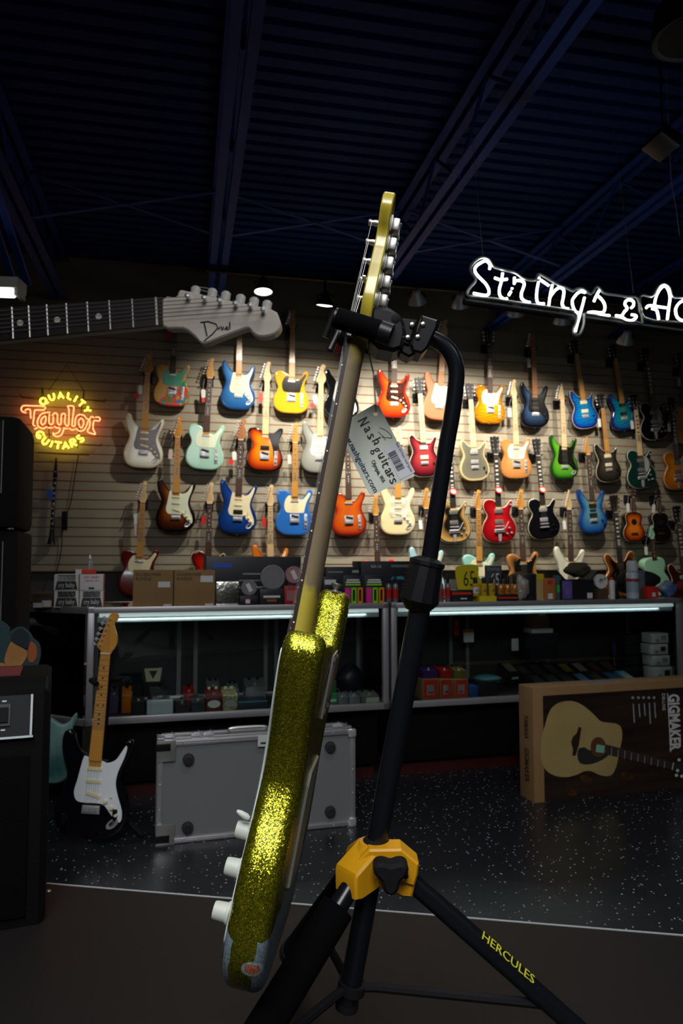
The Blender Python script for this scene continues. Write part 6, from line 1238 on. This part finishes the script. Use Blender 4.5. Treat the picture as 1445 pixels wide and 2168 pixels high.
# ------------------------------------------------------------------ stand
SP_ = lambda px, py, d: MCAM.inverted() @ atD(px, py, d)
sd = empty('guitar_stand', MCAM @ T(SP_(727, 2134, .96)), 'tall black guitar stand with yellow leg hub and locking yoke holding the sparkle guitar', 'stand')
SI = T(SP_(727, 2134, .96)).inverted()
def spt(px, py, d): return SI @ SP_(px, py, d)
satin = mat('satin_black_tube', (.005, .006, .008), .25, spec=.4); foam = mat('black_foam', (.0016, .0016, .002), .97, bump=(300, .4), spec=.08)
dP = .97
MB().tube([spt(893, 1262, dP), spt(735, 2125, dP)], .0142, 24).build('lower_pole', satin, sd, smooth=60)
MB().tube([spt(735, 2120, dP), spt(733, 2134, dP), spt(732, 2140, dP)], [.0150, .0150, .010], 20).build('pole_end_cap', blkm, sd)
up = cat([tuple(spt(*p, dP)) for p in [(888,712),(912,716),(938,730),(956,752),(965,782),(964,818),(956,880),(942,960),(905,1205)]], 6, False)
MB().tube(up, .0108, 20).build('upper_pole', satin, sd, smooth=60)
ax0, ax1 = spt(906, 1183, dP), spt(882, 1293, dP); zx = (ax0-ax1).normalized(); yx = Vector((0, 1, 0)); yx = (yx-zx*yx.dot(zx)).normalized(); MX = frame(ax1, yx.cross(zx), yx, zx); Lc = (ax0-ax1).length
MB().lathe([(.0155, 0), (.0175, .003), (.0268, .014), (.0265, .018), (.0225, Lc-.010), (.0238, Lc-.008), (.0236, Lc-.003), (.017, Lc), (.0120, Lc+.002)], 12, MX).build('clutch_collar', blk, sd, smooth=20)
for k in range(9): MB().box((0, 0, 0), (.003, .003, .0015)).build('clutch_rib', blk, sd, MX @ T((-.0245-.0003*k*-1*0, -.004, .016+.005*k)))
# hub
hc = spt(797, 1800, dP); up_w = MCAM.to_3x3().inverted() @ Vector((0, 0, 1)); fw = MCAM.to_3x3().inverted() @ Fh
Rl = Vector((1, 0, 0)); 
MH = frame(hc, Rl, fw, up_w) @ Matrix.Rotation(.10, 4, 'Y')
yelp = mat('yellow_plastic', H('#c98f0e'), .42)
LEG = [(math.cos(math.radians(a_)), math.sin(math.radians(a_))) for a_ in (-2, 221, 112)]
hb = None
for i, (cx_, cy_) in enumerate(LEG):
    an = math.atan2(cy_, cx_)
    mbx = MB().prism([(0, .010), (.018, .010), (.052, -.014), (.054, -.020), (.050, -.046), (.038, -.048), (0, -.036)], -.021, .021, Matrix.Rotation(an, 4, 'Z'), bev=.003)
    o = mbx.build('hub_arm', yelp, sd, MH, smooth=30)
MB().lathe([(.026, -.036), (.030, .002), (.024, .010), (.017, .011)], 20).build('hub_core', yelp, sd, MH)
MB().lathe([(.0150, .016), (.0195, .012), (.0195, .008), (.0155, .006)], 22).build('collar_ring', blkm, sd, MH)
fp = [(752,1877),(746,1862),(754,1823),(781,1798),(849,1797),(886,1828),(884,1852),(876,1875),(858,1871),(842,1862),(800,1862),(772,1866)]
fpv = [spt(x, y, dP-.028) for x, y in fp]; y0_ = spt(800, 1800, dP-.028).y
MB().prism([(v.x, v.z) for v in fpv], y0_-.002, y0_+.03, bev=.0025).build('front_plate', yelp, sd, smooth=25)
kc = spt(826, 1846, dP-.045)
lob = [((.0190+.0052*math.cos(3*t_-PI/2))*math.cos(t_), (.0190+.0052*math.cos(3*t_-PI/2))*math.sin(t_)) for t_ in [2*PI*k/36 for k in range(36)]]
MB().prism(lob, -.014, .012, bev=.004).build('clamp_knob', blkm, sd, T(kc))
MB().lathe([(.004, 0), (.0035, .012), (.001, .013)], 10, T(spt(857, 1846, dP-.030)) @ Matrix.Rotation(PI/2, 4, 'X')).build('bolt', blk, sd)
MB().lathe([(.0035, 0), (.003, .003), (.001, .0032)], 10, T(spt(766, 1845, dP-.0295)) @ Matrix.Rotation(PI/2, 4, 'X')).build('bolt', blk, sd)
hub_w = (MCAM @ T(SP_(727, 2134, .96))) @ MH @ Vector((0, 0, -.028))
inv = (MCAM @ T(SP_(727, 2134, .96))).inverted()
feet = []
for i, ((cx_, cy_), rl, rr, nm) in enumerate(zip(LEG, (.345, .33, .34), (.0125, .0215, .0215), ('leg', 'leg', 'leg'))):
    dv = Rv*cx_+Fh*cy_
    p0 = hub_w+dv*.035; p1 = Vector((hub_w.x, hub_w.y, 0))+dv*rl; p1.z = ZP+.027
    feet.append((p0, p1))
    lg = MB().tube([inv @ p0, inv @ p1], .0125, 18).build('leg', satin, sd, smooth=60)
    if rr > .013: MB().tube([inv @ (p0+(p1-p0)*.10), inv @ (p0+(p1-p0)*.99)], rr, 20).build('foam_sleeve', foam, lg, smooth=60)
    MB().tube([inv @ (p1+(p0-p1)*.04), inv @ (p1-(p0-p1)*.015)], rr+.002, 14).build('rubber_foot', blkm, lg)
pe = (MCAM @ T(SP_(727, 2134, .96))) @ spt(740, 2092, dP)
MB().tube([spt(746, 2078, dP), spt(742, 2098, dP)], .0185, 18).build('brace_collar', blkm, sd)
for p0, p1 in feet:
    q_ = p0+(p1-p0)*.62; MB().box((0, 0, 0), (.012, .004, .01)); MB().tube([inv @ pe, inv @ (pe+(q_-pe)*.12+Vector((0, 0, .004))), inv @ q_], .0062, 8).build('brace', blkm, sd)
# lettering along the right leg
p0, p1 = feet[0]; a_ = inv @ p0; b_ = inv @ p1; dz = (b_-a_).normalized(); ny = Vector((0, -1, 0)); ny = (ny-dz*ny.dot(dz)).normalized()
nu = Vector((1, 0, 0)); nu = nu-dz*nu.dot(dz); nu = (nu-ny*nu.dot(ny)).normalized(); ny = (ny*math.cos(1.05)+nu*math.sin(1.05)).normalized()
tx = textmesh('lettering', 'HERCULES', .017, mat('lettering_yellow', H('#b8b428'), .5), sd, frame(a_+(b_-a_)*.42+ny*.0128+dz.cross(ny)*.0, dz, -ny, dz.cross(-ny)), xs=1.1)
# yoke: block and hinge behind the neck
dB = .955
def plate(px, d, th, m_, nm, bev=.003, par=None):
    v = [spt(x, y, d) for x, y in px]; y0 = v[0].y
    return MB().prism([(p.x, p.z) for p in v], y0, y0+th, bev=bev).build(nm, m_, par or sd, smooth=30)
plate([(783,656),(794,647),(826,651),(845,664),(856,680),(860,704),(852,736),(833,744),(800,737),(783,720)], dB-.036, .072, blk, 'yoke_block', .005)
plate([(850,673),(884,677),(866,730),(843,722)], dB-.030, .05, blk, 'hinge_bracket', .002)
plate([(846,714),(862,728),(878,730),(886,744),(866,756),(848,746)], dB-.026, .044, blk, 'hinge_body', .003)
plate([(893,666),(926,676),(926,692),(906,736),(893,748),(874,744),(868,728),(888,692)], dB-.032, .055, blk, 'pole_clamp', .003)
for x, y in ((872,688),(863,715),(895,687),(884,714)): MB().lathe([(.0036, 0), (.0030, .0015), (.001, .002)], 12, T(spt(x, y, dB-.0325)) @ Matrix.Rotation(PI/2, 4, 'X')).build('hinge_screw', mat('screw_bright', (.7, .68, .62), .25, 1), sd)
MB().lathe([(.0058, 0), (.0052, .0004), (.001, .0005)], 10, T(spt(837, 675, dB-.0362)) @ Matrix.Rotation(PI/2, 4, 'X')).build('recess', blkm, sd)
inv2 = inv @ MGr
for sx in (1, -1):
    a_ = inv2 @ Vector((sx*.037, .030, .800)); b_ = inv2 @ Vector((sx*.037, -.026, .808))
    MB().tube([a_, a_+(b_-a_)*.5, b_], .0135, 20).build('foam_arm', foam, sd, smooth=60)
    c_ = inv2 @ Vector((sx*.037, .045, .797)); MB().tube([c_, a_], .0145, 16).build('arm_root', blk, sd)
    b2 = b_+(b_-a_).normalized()*.003
    MB().tube([b_, b2], .0125, 16).build('arm_end_cap', blk, sd)
    e0 = inv2 @ Vector((sx*.036, -.030, .817)); e1 = inv2 @ Vector((sx*.030, -.037, .783))
    MB().tube([e0, e0+(e1-e0)*.5, e1], [.0045, .0042, .0052], 12).build('safety_tab', blk, sd)
# ------------------------------------------------------------------ maker's paper tag hanging behind the neck
dT = 1.03
tgo = empty('maker_tag', MCAM @ T(SP_(797, 862, dT)), 'pale grey green paper swing tag printed Nash guitars hanging from the sparkle guitar', 'tag')
TI = T(SP_(797, 862, dT)).inverted(); tpt = lambda x, y: TI @ SP_(x, y, dT)
tcol = mat('tag_grey_green', H('#d2d7c8'), .6)
cnr = [(792,856),(801,857),(878,1008),(783,1050),(712,906),(748,881)]
hole = [(795+4.6*math.cos(k*PI/8), 876+5*math.sin(k*PI/8)) for k in range(16)]
# card with a punched hole: built as a ring of quads between hole and outline
oc = cat(cnr, 1); N_ = 48
def resamp(pts, N):
    L_ = []; tot = 0; P_ = [Vector(p) for p in pts]+[Vector(pts[0])]
    for a_, b_ in zip(P_, P_[1:]): L_.append((tot, (b_-a_).length, a_, b_)); tot += (b_-a_).length
    r_ = []
    for k in range(N):
        t_ = tot*k/N
        for s0, l0, a_, b_ in L_:
            if s0 <= t_ <= s0+l0+1e-9: r_.append(tuple(a_+(b_-a_)*((t_-s0)/l0))); break
    return r_
hr = Vector((795, 876))
outp = resamp(cnr, N_); outp.sort(key=lambda p: math.atan2(p[1]-876, p[0]-795))
hol = [(795+4.6*math.cos(a_), 876+5*math.sin(a_)) for a_ in [math.atan2(p[1]-876, p[0]-795) for p in outp]]
outp += []; mb = MB(); 
vv = [tpt(*p) for p in outp]+[tpt(*p) for p in hol]; vv2 = [v+Vector((0, .0006, 0)) for v in vv]
q4 = lambda o: [(o+k, o+(k+1) % N_, o+N_+(k+1) % N_, o+N_+k) for k in range(N_)]
mb.add(vv+vv2, q4(0)+[f[::-1] for f in q4(2*N_)]+[(k, 2*N_+k, 2*N_+(k+1) % N_, (k+1) % N_) for k in range(N_)]+[(N_+k, N_+(k+1) % N_, 3*N_+(k+1) % N_, 3*N_+k) for k in range(N_)])
mb.build('paper_card', tcol, tgo, smooth=0)
ta = math.radians(-62.5)
def ttext(s_, px, py, size, m_, tgt=None, nm='lettering', rot=0, xs=1):
    o = textmesh(nm, s_, size, m_, tgo, T(tpt(px, py)+Vector((0, -.0006, 0))) @ Matrix.Rotation(-(ta+rot), 4, 'Y'), ext=.0002)
    w_ = max(v.co.x for v in o.data.vertices)-min(v.co.x for v in o.data.vertices)
    if tgt:
        for v in o.data.vertices: v.co.x *= tgt/w_
    return o
u = dT/FP
inkd = mat('tag_ink', H('#2a2c30'), .6); inkb = mat('tag_ink_blue', H('#353c66'), .6)
lt = 'Nashguitars'; LP2 = [(768,893),(779,908),(786,923),(797,934),(798,952),(808,964),(815,974),(816,983),(823,996),(828,1005),(833,1017)]
acc = {2: H('#a03020'), 3: H('#2a6aa0'), 5: H('#8a2a4a'), 6: H('#b06a20'), 9: H('#a03020')}
for i, (ch, (x, y)) in enumerate(zip(lt, LP2)):
    ttext(ch, x, y, .0215 if i == 0 else .0200, inkd, tgt=None if ch in 'it' else .0066 if i else .0085, nm='letter')
    if i in acc: MB().box((0, 0, 0), (.0016, .0004, .0022)).build('ink_accent', mat('ink_accent_%d' % i, acc[i], .6), tgo, T(tpt(x-4, y+3)+Vector((0, -.0009, 0))) @ Matrix.Rotation(-ta, 4, 'Y'))
ttext('www.nashguitars.com', 760, 972, .0118, inkb, tgt=156*u)
ttext('Olympia, WA', 800, 998, .0085, inkd, tgt=52*u)
ttext('Nash S63 Aztec Gold Sparkle', 855, 968, .0050, inkd, tgt=70*u)
pa, pb = Vector((828, 957)), Vector((849, 995)); random.seed(5); t_ = 0
st_ = MB().box((0, 0, 0), (74*u, .0003, 36*u)).build('price_sticker', mat('tag_sticker', H('#d4d4dc'), .5), tgo, T(tpt(845, 975)+Vector((0, -.0004, 0))) @ Matrix.Rotation(-ta, 4, 'Y'), smooth=0)
while t_ < 1:
    w_ = random.choice((.018, .03, .045)); c_ = pa+(pb-pa)*(t_+w_/2)
    MB().box((0, 0, 0), ((pb-pa).length*w_*u, .0003, 17*u)).build('barcode_bar', inkd, tgo, T(tpt(c_.x, c_.y)+Vector((0, -.0008, 0))) @ Matrix.Rotation(-ta, 4, 'Y'), smooth=0); t_ += w_+random.choice((.02, .03, .045))
MB().tube([tpt(x, y)+Vector((0, -.0008, 0)) for x, y in cat([(803,905),(818,912),(829,924),(826,927),(808,925)], 4, False)], .0003, 4).build('signature_stroke', mat('pencil', H('#5a5c58'), .7), tgo)
MB().tube([tpt(x, y)+Vector((0, -.0008, 0)) for x, y in cat([(800,914),(812,925),(808,921),(816,932)], 3, False)], .0003, 4).build('signature_stroke', MATS['pencil'], tgo)
q0 = TI @ (MCAM.inverted() @ (MGr @ Vector((-.01, .014, .79)))); 
for dx in (-.0006, .0008): MB().tube([q0, tpt(790, 790)+Vector((dx, 0, 0)), tpt(794, 850)+Vector((dx, -.001, 0)), tpt(795, 872)+Vector((dx, 0, 0))], .00055, 5).build('string', mat('tag_string', H('#8f928c'), .7), tgo)
